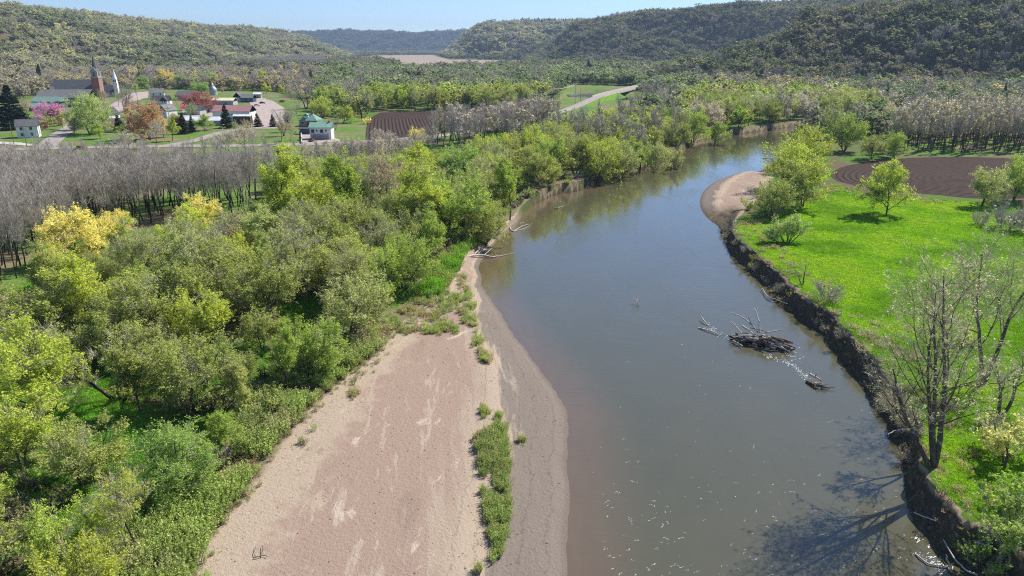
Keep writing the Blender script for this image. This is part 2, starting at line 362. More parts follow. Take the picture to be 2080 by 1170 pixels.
# ground material ---------------------------------------------------------------------------------
def ground_material():
    t = NT('earth'); P = t.pos()
    tb_ = t.attr('bank'); dw = t.attr('shore'); mead = t.attr('meadow'); fr = t.attr('field'); lu = t.attr('lush'); rs = t.attr('rightside'); hl = t.attr('hill'); ff = t.attr('farfield')
    nb = t.noise(P, .09, 4); nm = t.noise(P, .55, 4); nf = t.noise(P, 3.0, 4, .65); ng = t.noise(P, 11, 2, .7)
    # woodland floor: leaf litter and fresh green
    litter = t.mix(nf, (.075, .058, .038), (.20, .155, .105))
    green = t.mix(nm, (.045, .125, .012), (.10, .235, .02))
    green = t.mix(t.mr(nf, .35, .75), green, t.mix(.5, green, (.16, .20, .05)))
    gm = t.mr(t.add(t.mul(nb, .7), t.mul(nm, .3)), .44, .54)
    floor = t.mix(gm, litter, green)
    lawn = t.mix(t.mr(nm, .3, .7), (.085, .185, .028), (.15, .235, .05))
    lawn = t.mix(t.mr(t.noise(P, .05, 4), .46, .60), lawn, t.mix(nf, (.17, .15, .085), (.26, .215, .13)))
    floor = t.mix(t.mr(t.add(lu, t.mul(t.add(nm, -.5), .7)), .35, .6), floor, lawn)
    inl = t.attr('inland'); floor = t.mix(t.mul(t.mr(t.add(inl, t.mul(t.add(nm, -.5), 7)), 9, 3), .85), floor, t.mix(nf, (.16, .125, .085), (.27, .215, .155)))
    # meadow: saturated spring grass, straw-coloured thatch near the bank
    mg = t.mix(t.mr(nm, .3, .7), (0.093, 0.212, 0.007), (0.136, 0.264, 0.010))
    mg = t.mix(t.mr(nf, .3, .8), mg, (0.153, 0.281, 0.015))
    mg = t.mix(t.mr(t.noise(t.scale(t.rot(P, .5), (1, .35, 1)), .35, 4, .65), .58, .80), mg, (.25, .31, .05))
    thatch = t.mix(nf, (.24, .19, .11), (.42, .34, .22))
    mg = t.mix(t.mr(t.add(t.mul(mead, -.16), t.mul(t.noise(P, .35, 5, .7), 2.2)), .95, 1.45), mg, thatch)
    mg = t.hsv(mg, .5, 1.0, .80); mg = t.mix(t.mul(t.mr(t.noise(t.scale(P, (1, .5, 1)), .11, 5, .65), .50, .68), .65), mg, (.085, .165, .022))
    c = t.mix(t.mr(t.add(mead, t.mul(t.add(nf, -.5), 1.2)), -.2, .4), floor, mg)
    # ploughed soil with furrows that follow the edge of the field
    fu = t.mth('SINE', t.mul(t.add(fr, t.mul(nm, .35)), 3.2)); fu2 = t.mth('SINE', t.mul(t.add(fr, t.mul(nb, .5)), .62))
    soil = t.mix(t.mr(t.add(t.mul(fu, .14), nf), .2, 1.0), (0.054, 0.036, 0.030), (0.083, 0.058, 0.048))
    soil = t.mix(t.mr(t.add(t.mul(fu2, .22), t.mul(nm, .8)), .70, 1.1), soil, (0.119, 0.087, 0.072))
    fmask = t.mr(t.add(fr, t.mul(t.add(nf, -.5), .8)), -.1, .25)
    c = t.mix(fmask, c, soil)
    c = t.mix(t.mr(ff, -2, 2), c, t.mix(nb, (.30, .24, .185), (.38, .31, .25)))
    # hill forest floor
    c = t.mix(t.mr(hl, 2, 14), c, t.mix(t.noise(P, .02, 4), (.085, .075, .045), (.15, .13, .075)))
    # sand and gravel bars
    Ps = t.scale(t.rot(P, -.10), (1, .13, 1)); st = t.noise(Ps, .62, 5, .62, .4); st2 = t.noise(t.scale(t.rot(P, .05), (1, .2, 1)), 1.3, 5, .7)
    tan = t.mix(nf, (0.368, 0.292, 0.220), (0.448, 0.364, 0.284))
    pink = t.mix(ng, (0.235, 0.165, 0.128), (0.41, 0.305, 0.245)); pink = t.mix(t.mr(nf, .35, .7), pink, (0.345, 0.25, 0.20))
    peb = t.mix(t.mr(t.voro(P, 3.2), .05, .5), (0.360, 0.296, 0.248), pink); pink = t.mix(.45, pink, peb)
    grey = t.mix(ng, (0.148, 0.122, 0.102), (0.296, 0.252, 0.218)); grey = t.mix(t.mr(st2, .4, .62), grey, (0.212, 0.178, 0.152))
    tt = t.add(tb_, t.mul(t.add(st, -.5), .32))
    sand = t.mix(t.mr(tt, .20, .25), grey, tan)
    sand = t.mix(t.mr(tt, .33, .43), sand, pink)
    sand = t.mix(t.mul(t.mr(t.add(t.mul(st, .75), t.mul(st2, .35)), .595, .66), t.mr(tb_, .36, .5)), sand, tan)
    sand = t.mix(t.mr(t.add(tb_, t.mul(t.add(nm, -.5), .35)), .74, .86), sand, tan)
    sand = t.mix(t.mul(t.mr(t.noise(t.scale(t.rot(P, .2), (1, .45, 1)), .33, 5, .7, .5), .60, .70), t.mr(tb_, .16, .26)), sand, (.50, .42, .345))
    deb = t.mul(t.mr(t.noise(P, 2.6, 5, .75), .56, .66), t.mr(tb_, .84, .95)); sand = t.mix(deb, sand, (.17, .13, .10))
    deb2 = t.mul(t.mr(t.noise(t.scale(P, (1, .35, 1)), 2.2, 5, .8), .60, .68), t.mul(t.mr(tb_, .20, .24), t.mr(tb_, .31, .27))); sand = t.mix(deb2, sand, (.15, .12, .09))
    wl = t.mul(t.mr(t.mth('SINE', t.add(t.mul(tb_, 95), t.mul(nm, 5))), .86, 1.0), t.mul(t.mr(nf, .42, .6), t.mr(tb_, .36, .30))); sand = t.mix(t.mul(wl, .55), sand, (.12, .10, .085))
    damp = t.mul(t.mr(t.noise(t.scale(P, (1, .4, 1)), .16, 4, .6), .55, .68), t.mr(tb_, .95, .6)); sand = t.mix(t.mul(damp, .35), sand, (.20, .15, .12))
    wet = t.mr(dw, .9, .15); sand = t.mix(t.mul(wet, .45), sand, (0.136, 0.108, 0.092))
    # cut banks: raw earth with roots, clods and thatch
    earth = t.mix(nf, (0.052, 0.040, 0.029), (0.136, 0.104, 0.076)); earth = t.mix(t.mr(t.noise(P, 1.3, 5, .7), .52, .66), earth, (0.224, 0.176, 0.124))
    earth = t.mix(t.mul(t.mr(t.noise(P, .8, 4, .7), .54, .62), .8), earth, (0.072, 0.092, 0.024))
    sandy = t.attr('sandy')
    earth = t.mix(t.mul(t.mr(rs, .6, .3), t.mr(t.noise(P, .5, 4, .7), .40, .56)), earth, (.075, .115, .025))
    bar = t.mix(sandy, earth, sand)
    bm = t.mr(t.add(tb_, t.mul(t.add(nf, -.5), .05)), .995, .965)
    c = t.mix(bm, c, bar)
    rim = t.mul(t.mr(tb_, .80, .93), t.mul(bm, t.mr(sandy, .5, .1))); c = t.mix(t.mul(t.mul(rim, rs), .9), c, t.mix(nf, (.26, .20, .14), (.44, .35, .26)))
    c = t.mix(t.mr(dw, 0, -.25), c, (.10, .075, .05))
    rip = t.mul(t.noise(t.scale(t.rot(P, .5), (.5, 2.2, 1)), 1.6, 3, .5), t.mul(bm, sandy))
    h = t.add(t.mul(nf, .5), t.mul(ng, .25)); h = t.add(h, t.mul(rip, .13)); h = t.add(h, t.mul(t.mul(fu, fmask), .9)); h = t.add(h, t.mul(t.mul(nm, 1.2), t.mr(mead, 0, .5)))
    t.bsdf(c, .95, .08, t.bump(h, .75, .35)); return t.done()
M['earth'] = ground_material()

# normals of the whole sheet, so that its pieces meet without a seam
Zx = np.gradient(Z, gx, axis=1); Zy = np.gradient(Z, gy, axis=0)
NRM = np.stack([-Zx, -Zy, np.ones_like(Z)], -1); NRM /= np.linalg.norm(NRM, axis=-1, keepdims=True)
sandy = np.where(right_side, bar_r, 1 - scarp * sstep(hT, 1.5, 2.0))
ATT = dict(bank=tb, shore=dW, meadow=s_mead, field=np.maximum(s_fr, s_fc), farfield=s_ff, lush=lush, rightside=right_side.astype(float), hill=hills, sandy=sandy, inland=np.where(sub & ~right_side, -dT, 60.0))
ids = np.arange(Z.size).reshape(shape)
quads = np.stack([ids[:-1, :-1], ids[:-1, 1:], ids[1:, 1:], ids[1:, :-1]], -1).reshape(-1, 4)
def cellmean(A): return ((A[:-1, :-1] + A[:-1, 1:] + A[1:, 1:] + A[1:, :-1]) / 4).ravel()
def sheet(name, mask, kind='structure', label=None):
    q = quads[mask]; used, inv = np.unique(q, return_inverse=True)
    V = np.stack([X.ravel()[used], Y.ravel()[used], Z.ravel()[used]], -1)
    me = mesh_np(name, V, inv.reshape(-1, 4), smooth=True)
    for k, A in ATT.items(): vattr(me, k, A.ravel()[used].astype(np.float32))
    me.normals_split_custom_set_from_vertices([tuple(v) for v in NRM.reshape(-1, 3)[used]])
    return tag(link(name, me, [M['earth']]), label, None, None, kind)
c_dW, c_tb, c_me, c_sand = cellmean(dW), cellmean(tb), cellmean(s_mead), cellmean(sandy)
c_f = cellmean(s_fr); c_fc = cellmean(s_fc); c_ff = cellmean(s_ff); c_y = cellmean(Y); c_x = cellmean(X); c_hill = cellmean(hills)
m_bar = (c_tb < .985) & (c_sand > .5) & (c_dW > -1.0) & (c_y < 420)
m_bank = (c_tb < .985) & (c_sand <= .5) & (c_dW > -1.0) & (c_y < 420)
m_mead = (c_me > 0) & ~m_bar & ~m_bank & (c_tb >= .985)
m_f1 = (c_f > 0) & ~m_mead; m_f2 = c_fc > 0; m_f3 = c_ff > 0; m_h = (c_hill > 4) & ~m_f3
rest = ~(m_bar | m_bank | m_mead | m_f1 | m_f2 | m_f3 | m_h)
for nm_, mk in (('ground', rest), ('sandbar', m_bar & (c_x < 15)), ('gravel_bar', m_bar & (c_x >= 15)), ('river_bank', m_bank), ('meadow', m_mead), ('ploughed_field', m_f1), ('ploughed_field', m_f2), ('stubble_field', m_f3), ('hills', m_h)):
    if mk.any(): sheet(nm_, mk)

# the river -----------------------------------------------------------------------------------------
def water_material():
    t = NT('river_water'); P = t.pos(); sh = t.attr('shallow'); 
    n = t.noise(P, .10, 4, .6, .6); n2 = t.noise(t.scale(P, (1, .3, 1)), .5, 4, .6)
    deep = t.mix(n, (.079, .079, .047), (.103, .096, .053))
    shal = t.mix(n2, (.155, .118, .066), (.120, .084, .060))
    k = t.mr(t.add(sh, t.mul(t.add(n, -.5), 4.0)), 0.2, 8.5)
    c = t.mix(k, shal, deep)
    w1 = t.noise(t.scale(P, (.55, 1.7, 1)), .9, 4, .62, .3); w2 = t.noise(t.scale(P, (.8, 1.5, 1)), 4.2, 3, .6)
    patch = t.mr(t.noise(t.scale(t.rot(P, .15), (1.6, .5, 1)), .05, 4, .6, .8), .38, .62, .12, 1.25)
    h = t.mul(t.add(t.mul(w1, .7), t.mul(w2, .22)), patch)
    t.bsdf(c, .07, .5, t.bump(h, .26, .20), IOR=1.6, **{'Coat Weight': .4, 'Coat Roughness': .05}); return t.done()
M['water'] = water_material()
mw = (c_dW < 1.5) & (c_tb < 1.1) & (c_y < 760)
q = quads[mw]; used, inv = np.unique(q, return_inverse=True)
V = np.stack([X.ravel()[used], Y.ravel()[used], np.zeros(len(used))], -1)
me = mesh_np('river', V, inv.reshape(-1, 4), smooth=True)
shl = np.where(dW < 0, dwl_full, 0).ravel()[used]
vattr(me, 'shallow', shl.astype(np.float32))
tag(link('river', me, [M['water']]), kind='structure')
# ---------------------------------------------------------------- trees: skeletons, bark tubes, twigs and leaves
def norm(v): return v / (np.linalg.norm(v) + 1e-9)
def skeleton(seed, H, R, stems=1, lean=.12, trunk=.3, nch=(8, 6, 5), ang=(.75, .8, .9), ratio=(.6, .55, .5), trop=(.06, .10, .06), wig=.14, r0=.16, dirs=None, lens=None, top=.75, thin=.62):
    """segments (p0, p1, r0, r1, level) of a branching tree, fitted to height H and crown radius R (None: as grown)"""
    rng = np.random.default_rng(seed); S = []
    def grow(p, d, L, r, lev, f0):
        n = max(2, int(L / (.9 if lev < 2 else .55))); n = min(n, 12); ga = rng.uniform(0, 6.28)
        kids = []
        if lev < len(nch):
            k = max(1, int(nch[lev] * rng.uniform(.8, 1.2) * (1 if lev == 0 else min(1.3, L / (H * .22)))))
            kids = sorted(f0 + (1 - f0) * ((i + rng.uniform(.1, .9)) / k) for i in range(k))
        ki = 0; rr = r
        for i in range(n):
            d = norm(d + rng.normal(0, wig, 3) * (.6 if lev == 0 else 1) + np.array([0, 0, trop[min(lev, len(trop) - 1)]]))
            q = p + d * L / n; r1 = r * (1 - (i + 1) / n * .82)
            S.append((*p, *q, rr, r1, lev))
            while ki < len(kids) and kids[ki] <= (i + 1) / n:
                f = kids[ki]; u = (f - i / n) * n; b = p + (q - p) * u; ki += 1
                ga += 2.4 + rng.normal(0, .4); a = ang[lev] * rng.uniform(.7, 1.25)
                ax = norm(np.cross(d, [math.cos(ga), math.sin(ga), .05])); c = norm(np.cross(ax, d))
                nd = norm(d * math.cos(a) + c * math.sin(a))
                grow(b, nd, L * ratio[lev] * (1 - .55 * max(0, (f - f0) / (1 - f0))) * rng.uniform(.75, 1.2), max(rr * thin * (1 - .3 * f), .012), lev + 1, .22)
            p = q; rr = r1
    for s in range(stems):
        if dirs: d = np.array(dirs[s], float)
        else:
            a = 6.283 * s / stems + rng.uniform(-.5, .5); l = lean * rng.uniform(.6, 1.3); d = np.array([math.cos(a) * l, math.sin(a) * l, 1.0])
        L = H * top * (lens[s] if lens else rng.uniform(.85, 1.05))
        grow(np.array([d[0] * .3, d[1] * .3, -.3]), norm(d), L, r0 * rng.uniform(.8, 1.1), 0, trunk)
    S = np.array(S)
    if R is not None:
        top_ = S[:, 5].max(); rad = np.percentile(np.hypot(S[:, 3], S[:, 4]), 90)
        S[:, [2, 5]] *= H / top_; S[:, [0, 1, 3, 4]] *= R / rad
    return S
def tubes(S, n):
    P0, P1 = S[:, 0:3], S[:, 3:6]; D = P1 - P0; D /= np.linalg.norm(D, axis=1, keepdims=True) + 1e-9
    ref = np.where(np.abs(D[:, 2:3]) < .9, [[0, 0, 1.0]], [[1.0, 0, 0]])
    U = np.cross(D, ref); U /= np.linalg.norm(U, axis=1, keepdims=True) + 1e-9; Wv = np.cross(D, U)
    a = np.arange(n) * 2 * math.pi / n; ca, sa = np.cos(a), np.sin(a)
    ring = U[:, None] * ca[None, :, None] + Wv[:, None] * sa[None, :, None]
    V = np.concatenate([P0[:, None] + ring * S[:, 6][:, None, None], P1[:, None] + ring * S[:, 7][:, None, None]], 1)
    b = np.arange(len(S))[:, None] * 2 * n; i = np.arange(n)[None]; j = (i + 1) % n
    Q = np.stack([b + i, b + j, b + n + j, b + n + i], -1).reshape(-1, 4)
    return V.reshape(-1, 3), Q
def ribbons(P, D, L, w, rng):
    """thin flat twigs"""
    k = np.cross(D, rng.normal(size=D.shape)); k /= np.linalg.norm(k, axis=1, keepdims=True) + 1e-9
    V = np.stack([P - k * w, P + k * w, P + D * L[:, None]], 1)
    return V.reshape(-1, 3), np.arange(3 * len(P)).reshape(-1, 3)
def leaf_quads(P, size, rng, flat=.9):
    n = len(P); N = rng.normal(size=(n, 3)); N[:, 2] = np.abs(N[:, 2]) + flat; N /= np.linalg.norm(N, axis=1, keepdims=True)
    A = np.cross(N, rng.normal(size=(n, 3))); A /= np.linalg.norm(A, axis=1, keepdims=True) + 1e-9; B = np.cross(N, A)
    s = (size * rng.uniform(.55, 1.35, n))[:, None]
    V = np.stack([P - A * s * .55, P - B * s * .30 + A * s * .05, P + A * s * .55, P + B * s * .30 + N * s * .1], 1)
    return V.reshape(-1, 3), np.arange(4 * n).reshape(-1, 4)
def join(parts):
    Vs, Qs, Ts, qm, tm, o = [], [], [], [], [], 0
    for V, Q, T, m in parts:
        Vs.append(V)
        if Q is not None: Qs.append(Q + o); qm.append(np.full(len(Q), m))
        if T is not None: Ts.append(T + o); tm.append(np.full(len(T), m))
        o += len(V)
    cat = lambda L, k: np.concatenate(L) if L else np.zeros((0, k), int)
    return np.concatenate(Vs), cat(Qs, 4), cat(Ts, 3), cat(qm, 1).ravel(), cat(tm, 1).ravel()
def leaf_points(S, n, spread, rng, minlev=2, droop=0.0, clump=.5):
    L = S[S[:, 8] >= minlev]
    seed = rng.integers(0, 1 << 30); w = np.linalg.norm(L[:, 3:6] - L[:, 0:3], axis=1)
    w = w * np.where(vnoise(L[:, 3] * .8 + L[:, 5] * .37, L[:, 4] * .8 + L[:, 5] * .61, int(seed % 1000)) > clump * .8, 1, .12)
    k = 8; m = n // k; i = rng.choice(len(L), m, p=w / w.sum()); u = rng.uniform(0, 1.1, (m, 1))       # sprigs of eight leaves
    D = L[i, 3:6] - L[i, 0:3]; D /= np.linalg.norm(D, axis=1, keepdims=True) + 1e-9; D = D + rng.normal(0, .5, (m, 3)) + np.array([0, 0, .5 - droop]); D /= np.linalg.norm(D, axis=1, keepdims=True)
    P = L[i, 0:3] + (L[i, 3:6] - L[i, 0:3]) * u + rng.normal(0, spread * .8, (m, 3))
    P = np.repeat(P, k, 0) + np.repeat(D, k, 0) * rng.uniform(0, spread * 1.9, (m * k, 1)) + rng.normal(0, spread * .30, (m * k, 3))
    return P
def twig_set(S, n, length, w, rng, minlev=2, up=.5):
    L = S[S[:, 8] >= minlev]; wt = np.linalg.norm(L[:, 3:6] - L[:, 0:3], axis=1); i = rng.choice(len(L), n, p=wt / wt.sum())
    P = L[i, 0:3] + (L[i, 3:6] - L[i, 0:3]) * rng.uniform(0, 1, (n, 1))
    D = (L[i, 3:6] - L[i, 0:3]); D /= np.linalg.norm(D, axis=1, keepdims=True) + 1e-9
    D = D * .8 + rng.normal(0, .5, (n, 3)) + np.array([0, 0, up]); D /= np.linalg.norm(D, axis=1, keepdims=True)
    return ribbons(P, D, length * rng.uniform(.5, 1.3, n), w, rng)
def tree_meshes(name, S, seed, leaves=0, lsize=.3, spread=.35, twigs=0, tlen=.8, tw=.02, bark='bark', twig='twig', leafmat='leaf', split=2, minlev=2, droop=0, clump=.5, up=.5, flat=.9):
    """trunk mesh (trunk and limbs) and crown mesh (branches, twigs, leaves)"""
    rng = np.random.default_rng(seed + 999)
    a = S[S[:, 8] < 1]; b = S[(S[:, 8] >= 1) & (S[:, 8] < split)]; c = S[S[:, 8] >= split]
    V1, Q1 = tubes(a, 7); parts = [(V1, Q1, None, 0)]
    if len(b): V2, Q2 = tubes(b, 5); parts.append((V2, Q2, None, 0))
    V, Q, T, qm, tm = join(parts); tr_ = mesh_np(name + '_trunk', V, Q, T, True); tr_.materials.append(M[bark])
    parts = []
    if len(c): V3, Q3 = tubes(c, 3); parts.append((V3, Q3, None, 1))
    if twigs: V4, T4 = twig_set(S, twigs, tlen, tw, rng, minlev, up); parts.append((V4, None, T4, 1))
    if leaves:
        P = leaf_points(S, leaves, spread, rng, minlev, droop, clump); V5, Q5 = leaf_quads(P, lsize, rng, flat); parts.append((V5, Q5, None, 0))
    V, Q, T, qm, tm = join(parts); cr = mesh_np(name + '_crown', V, Q, T, False, qm, tm)
    cr.materials.append(M[leafmat]); cr.materials.append(M[twig])
    nv = len(Q) + len(T); sv = np.repeat(rng.uniform(0, 1, nv // 8 + 1), 8)[:nv]
    vattr(cr, 'var', (.55 * sv + .45 * rng.uniform(0, 1, nv)).astype(np.float32), 'FACE')
    return tr_, cr
def conifer_meshes(name, seed, H=13, R=3.3, n=11000, leafmat='leaf'):
    rng = np.random.default_rng(seed)
    S = np.array([[0, 0, -.3, 0, 0, H * .5, .22, .13, 0], [0, 0, H * .5, 0, 0, H * .97, .13, .03, 0]])
    V1, Q1 = tubes(S, 7); tr_ = mesh_np(name + '_trunk', V1, Q1, None, True); tr_.materials.append(M['bark_dark'])
    nb = 330; h = np.sort(rng.uniform(.06, 1.0, nb)) * H; az = rng.uniform(0, 6.283, nb); Lb = R * (1 - h / H) ** .85 * rng.uniform(.75, 1.12, nb) + .15
    i = rng.choice(nb, n, p=Lb / Lb.sum()); u = rng.uniform(.12, 1, n) ** .7; r = Lb[i] * u
    sp = (1 - .55 * u) * .30 * Lb[i]
    P = np.stack([np.cos(az[i]) * r - np.sin(az[i]) * rng.normal(0, 1, n) * sp * .5, np.sin(az[i]) * r + np.cos(az[i]) * rng.normal(0, 1, n) * sp * .5, h[i] - r * .28 + u ** 3 * .35 + rng.normal(0, .09, n)], -1)
    V, Q = leaf_quads(P, .42 if n > 2000 else .8, rng, 1.2); cr = mesh_np(name + '_crown', V, Q); cr.materials.append(M[leafmat])
    vattr(cr, 'var', rng.uniform(0, 1, len(Q)).astype(np.float32), 'FACE')
    return tr_, cr

KIND = {}
def kind(key, name, H, R, meshes): KIND[key] = (name, H, R, meshes)
# leafy floodplain trees: several stems, broad uneven crowns
for i in range(6):
    S = skeleton(100 + i, 10, 5.0, stems=(2, 2, 3, 3, 1, 4)[i], lean=(.25, .35, .45, .4, .2, .55)[i], trunk=.12, nch=(11, 7, 5), ang=(.95, .9, .9), ratio=(.66, .58, .5), r0=.2, trop=(.05, .05, .03))
    kind('L%d' % i, 'leafy_tree', 10, 5.0, tree_meshes('leafy%d' % i, S, i, leaves=18500, lsize=.24, spread=.33, twigs=1800, tlen=.9, tw=.014, clump=(.54, .60, .68, .58, .52, .64)[i], minlev=1))
# thin-leaved trees: branches show through
for i in range(3):
    S = skeleton(130 + i, 14, 5.2, stems=(1, 2, 1)[i], lean=.25, trunk=.3, nch=(10, 7, 5), ang=(.7, .75, .85), ratio=(.55, .55, .5), r0=.2)
    kind('S%d' % i, 'budding_tree', 14, 5.2, tree_meshes('budding%d' % i, S, i, leaves=8000, lsize=.21, spread=.30, twigs=2800, tlen=1.1, tw=.02, bark='bark_dark', clump=.45))
# tall narrow leafy trees
for i in range(3):
    S = skeleton(150 + i, 14, 3.5, stems=1, trunk=.22, nch=(13, 6, 5), ang=(.55, .7, .9), ratio=(.42, .5, .5), r0=.19)
    kind('T%d' % i, 'leafy_tree', 14, 3.5, tree_meshes('tall%d' % i, S, i, leaves=17000, lsize=.235, spread=.34, twigs=1200, tlen=.9, tw=.016, clump=.6))
# bare plantation trees: straight dark trunk, upswept grey twigs
for i in range(4):
    S = skeleton(170 + i, 17, 2.7, stems=1, trunk=.36, nch=(15, 6, 4), ang=(.48, .55, .7), ratio=(.36, .5, .5), trop=(.1, .13, .08), wig=.09, r0=.17)
    kind('B%d' % i, 'bare_tree', 17, 2.7, tree_meshes('bare%d' % i, S, i, leaves=0, twigs=1700, tlen=1.6, tw=.015, bark='bark_dark', up=.7, split=1))
# spreading bare trees with heavy dark limbs
for i in range(3):
    S = skeleton(190 + i, 18, 7.5, stems=(1, 2, 3)[i], lean=.3, trunk=.25, nch=(8, 7, 6), ang=(.7, .75, .8), ratio=(.62, .55, .5), trop=(.05, .09, .05), wig=.16, r0=.34)
    kind('K%d' % i, 'bare_tree', 18, 7.5, tree_meshes('limbs%d' % i, S, i, leaves=700, lsize=.28, spread=.3, twigs=3800, tlen=1.2, tw=.02, bark='bark_dark', split=3, up=.4))
# yellowish plantation trees with a haze of new leaves at the top
for i in range(2):
    S = skeleton(210 + i, 16, 2.6, stems=1, trunk=.42, nch=(13, 6, 4), ang=(.5, .6, .7), ratio=(.34, .5, .5), trop=(.1, .13, .08), wig=.10, r0=.15)
    kind('Y%d' % i, 'bare_tree', 16, 2.6, tree_meshes('misty%d' % i, S, i, leaves=1700, lsize=.22, spread=.35, twigs=2000, tlen=1.1, tw=.018, bark='bark', twig='twig_pale', up=.7, split=1))
for i in range(2): kind('C%d' % i, 'spruce_tree', 13, 3.3, conifer_meshes('spruce%d' % i, 230 + i))
# shrubs
for i in range(3):
    S = skeleton(240 + i, 3.2, 2.0, stems=7, lean=.7, trunk=.15, nch=(6, 4), ang=(.6, .7), ratio=(.5, .5), r0=.035, wig=.12)
    kind('U%d' % i, 'shrub', 3.2, 2.0, tree_meshes('shrub%d' % i, S, i, leaves=2600, lsize=.22, spread=.18, twigs=500, tlen=.6, tw=.012, minlev=1, split=1, clump=.5))
for i in range(2):
    S = skeleton(250 + i, 3.0, 2.0, stems=9, lean=.7, trunk=.15, nch=(7, 5), ang=(.6, .7), ratio=(.5, .5), r0=.04, wig=.14)
    kind('D%d' % i, 'bare_shrub', 3.0, 2.0, tree_meshes('brush%d' % i, S, i, leaves=250, lsize=.2, spread=.2, twigs=1500, tlen=.7, tw=.014, minlev=1, split=1))

TREES = []            # (x, y, clearance) of what already stands
COUNT = {}
def plant(key, x, y, H, R, tint, label, group=None, cat='tree', rz=None, tilt=(0, 0), z=None):
    name, H0, R0, (tm, cm) = KIND[key]
    rng = random.Random(int(x * 131 + y * 977)); rz = rng.uniform(0, 6.28) if rz is None else rz
    o = empty(name, (x, y, ground_z(x, y) if z is None else z), rz)
    o.rotation_euler = (tilt[0] + rng.gauss(0, .045), tilt[1] + rng.gauss(0, .045), rz); o.scale = (R / R0, R / R0, H / H0)
    t = link('trunk' if name not in ('shrub', 'bare_shrub') else 'stems', tm, (), o); c = link('crown', cm, (), o)
    c.color = (*tint, 1); t.color = (*tint, 1)
    tag(o, label, cat, group); TREES.append((x, y, R)); COUNT[name] = COUNT.get(name, 0) + 1
    return o

# stuff: points that carry a tree, tuft or clump each
def scatter(name, P, rz, sc, pk, tint, protos, label=None):
    me = bpy.data.meshes.new(name); P = np.asarray(P, np.float32)
    me.vertices.add(len(P)); me.vertices.foreach_set('co', P.ravel())
    vattr(me, 'rz', np.asarray(rz, np.float32)); vattr(me, 'sc', np.asarray(sc, np.float32), 'POINT', 'FLOAT_VECTOR'); vattr(me, 'pk', np.asarray(pk, np.int32), 'POINT', 'INT')
    vattr(me, 'tint', np.concatenate([np.asarray(tint, np.float32), np.ones((len(P), 1), np.float32)], 1), 'POINT', 'FLOAT_COLOR')
    o = link(name, me); tag(o, label, None, None, 'stuff')
    g = bpy.data.node_groups.new(name, 'GeometryNodeTree'); g.interface.new_socket('Geometry', in_out='INPUT', socket_type='NodeSocketGeometry'); g.interface.new_socket('Geometry', in_out='OUTPUT', socket_type='NodeSocketGeometry')
    n, l = g.nodes, g.links; gi = n.new('NodeGroupInput'); go = n.new('NodeGroupOutput'); jn = n.new('GeometryNodeJoinGeometry')
    def named(nm, ty):
        k = n.new('GeometryNodeInputNamedAttribute'); k.data_type = ty; k.inputs[0].default_value = nm; return k.outputs[0]
    kk, rr, ss = named('pk', 'INT'), named('rz', 'FLOAT'), named('sc', 'FLOAT_VECTOR')
    cx = n.new('ShaderNodeCombineXYZ'); l.new(rr, cx.inputs[2])
    for i, p in enumerate(protos):
        c = n.new('FunctionNodeCompare'); c.data_type = 'INT'; c.operation = 'EQUAL'; l.new(kk, c.inputs[2]); c.inputs[3].default_value = i
        oi = n.new('GeometryNodeObjectInfo'); oi.inputs[0].default_value = p
        ip = n.new('GeometryNodeInstanceOnPoints'); l.new(gi.outputs[0], ip.inputs['Points']); l.new(c.outputs[0], ip.inputs['Selection'])
        l.new(oi.outputs['Geometry'], ip.inputs['Instance']); l.new(cx.outputs[0], ip.inputs['Rotation']); l.new(ss, ip.inputs['Scale'])
        l.new(ip.outputs[0], jn.inputs[0])
    l.new(jn.outputs[0], go.inputs[0])
    md = o.modifiers.new('scatter', 'NODES'); md.node_group = g
    return o
def proto(name, me): return bpy.data.objects.new(name, me)      # kept out of the scene: only its mesh is used
def far_tree(name, seed, H, R, leaves, lsize, stems=1, lean=.2, twigs=0, tw=.03, tlen=1.2, trunk=.28, ang=(.75, .85), nch=(9, 6), ratio=(.6, .5), spread=.6, bark='bark', twig='twig', clump=.5, flat=.6):
    S = skeleton(seed, H, R, stems=stems, lean=lean, trunk=trunk, nch=nch, ang=ang, ratio=ratio, r0=.2); rng = np.random.default_rng(seed)
    V1, Q1 = tubes(S[S[:, 8] < 1], 4); parts = [(V1, Q1, None, 1)]
    V2, Q2 = tubes(S[S[:, 8] == 1], 3); parts.append((V2, Q2, None, 1))
    if twigs: V4, T4 = twig_set(S, twigs, tlen, tw, rng, 1, .5); parts.append((V4, None, T4, 2))
    if leaves:
        P = leaf_points(S, leaves, spread, rng, 1, 0, clump); V5, Q5 = leaf_quads(P, lsize, rng, flat); parts.append((V5, Q5, None, 0))
    V, Q, T, qm, tm = join(parts); me = mesh_np(name, V, Q, T, False, qm, tm)
    for k in ('leaf_far', bark, twig): me.materials.append(M[k])
    vattr(me, 'var', rng.uniform(0, 1, len(Q) + len(T)).astype(np.float32), 'FACE')
    return proto(name, me)
def far_conifer(name, seed):
    tm_, cm_ = conifer_meshes(name, seed, 13, 3.0, 1500, 'leaf_far'); 
    for v in cm_.vertices: pass
    return proto(name, cm_)
FAR_LEAFY = [far_tree('far_leafy%d' % i, 300 + i, 11, 5.0, 1000, 1.15, stems=(1, 2, 3, 2)[i], lean=.35, trunk=.15, ang=(.9, .9), flat=1.8) for i in range(4)]
FAR_BARE = [far_tree('far_bare%d' % i, 320 + i, 13, 4.3, 140, .7, twigs=1000, tw=.05, tlen=1.6, clump=.3, bark='bark_dark') for i in range(3)]
FAR_GROVE = [far_tree('far_grove%d' % i, 330 + i, 17, 2.6, 0, 1, twigs=1100, tw=.028, tlen=1.5, trunk=.4, ang=(.5, .6), nch=(14, 6), ratio=(.36, .5), bark='bark_dark') for i in range(2)]
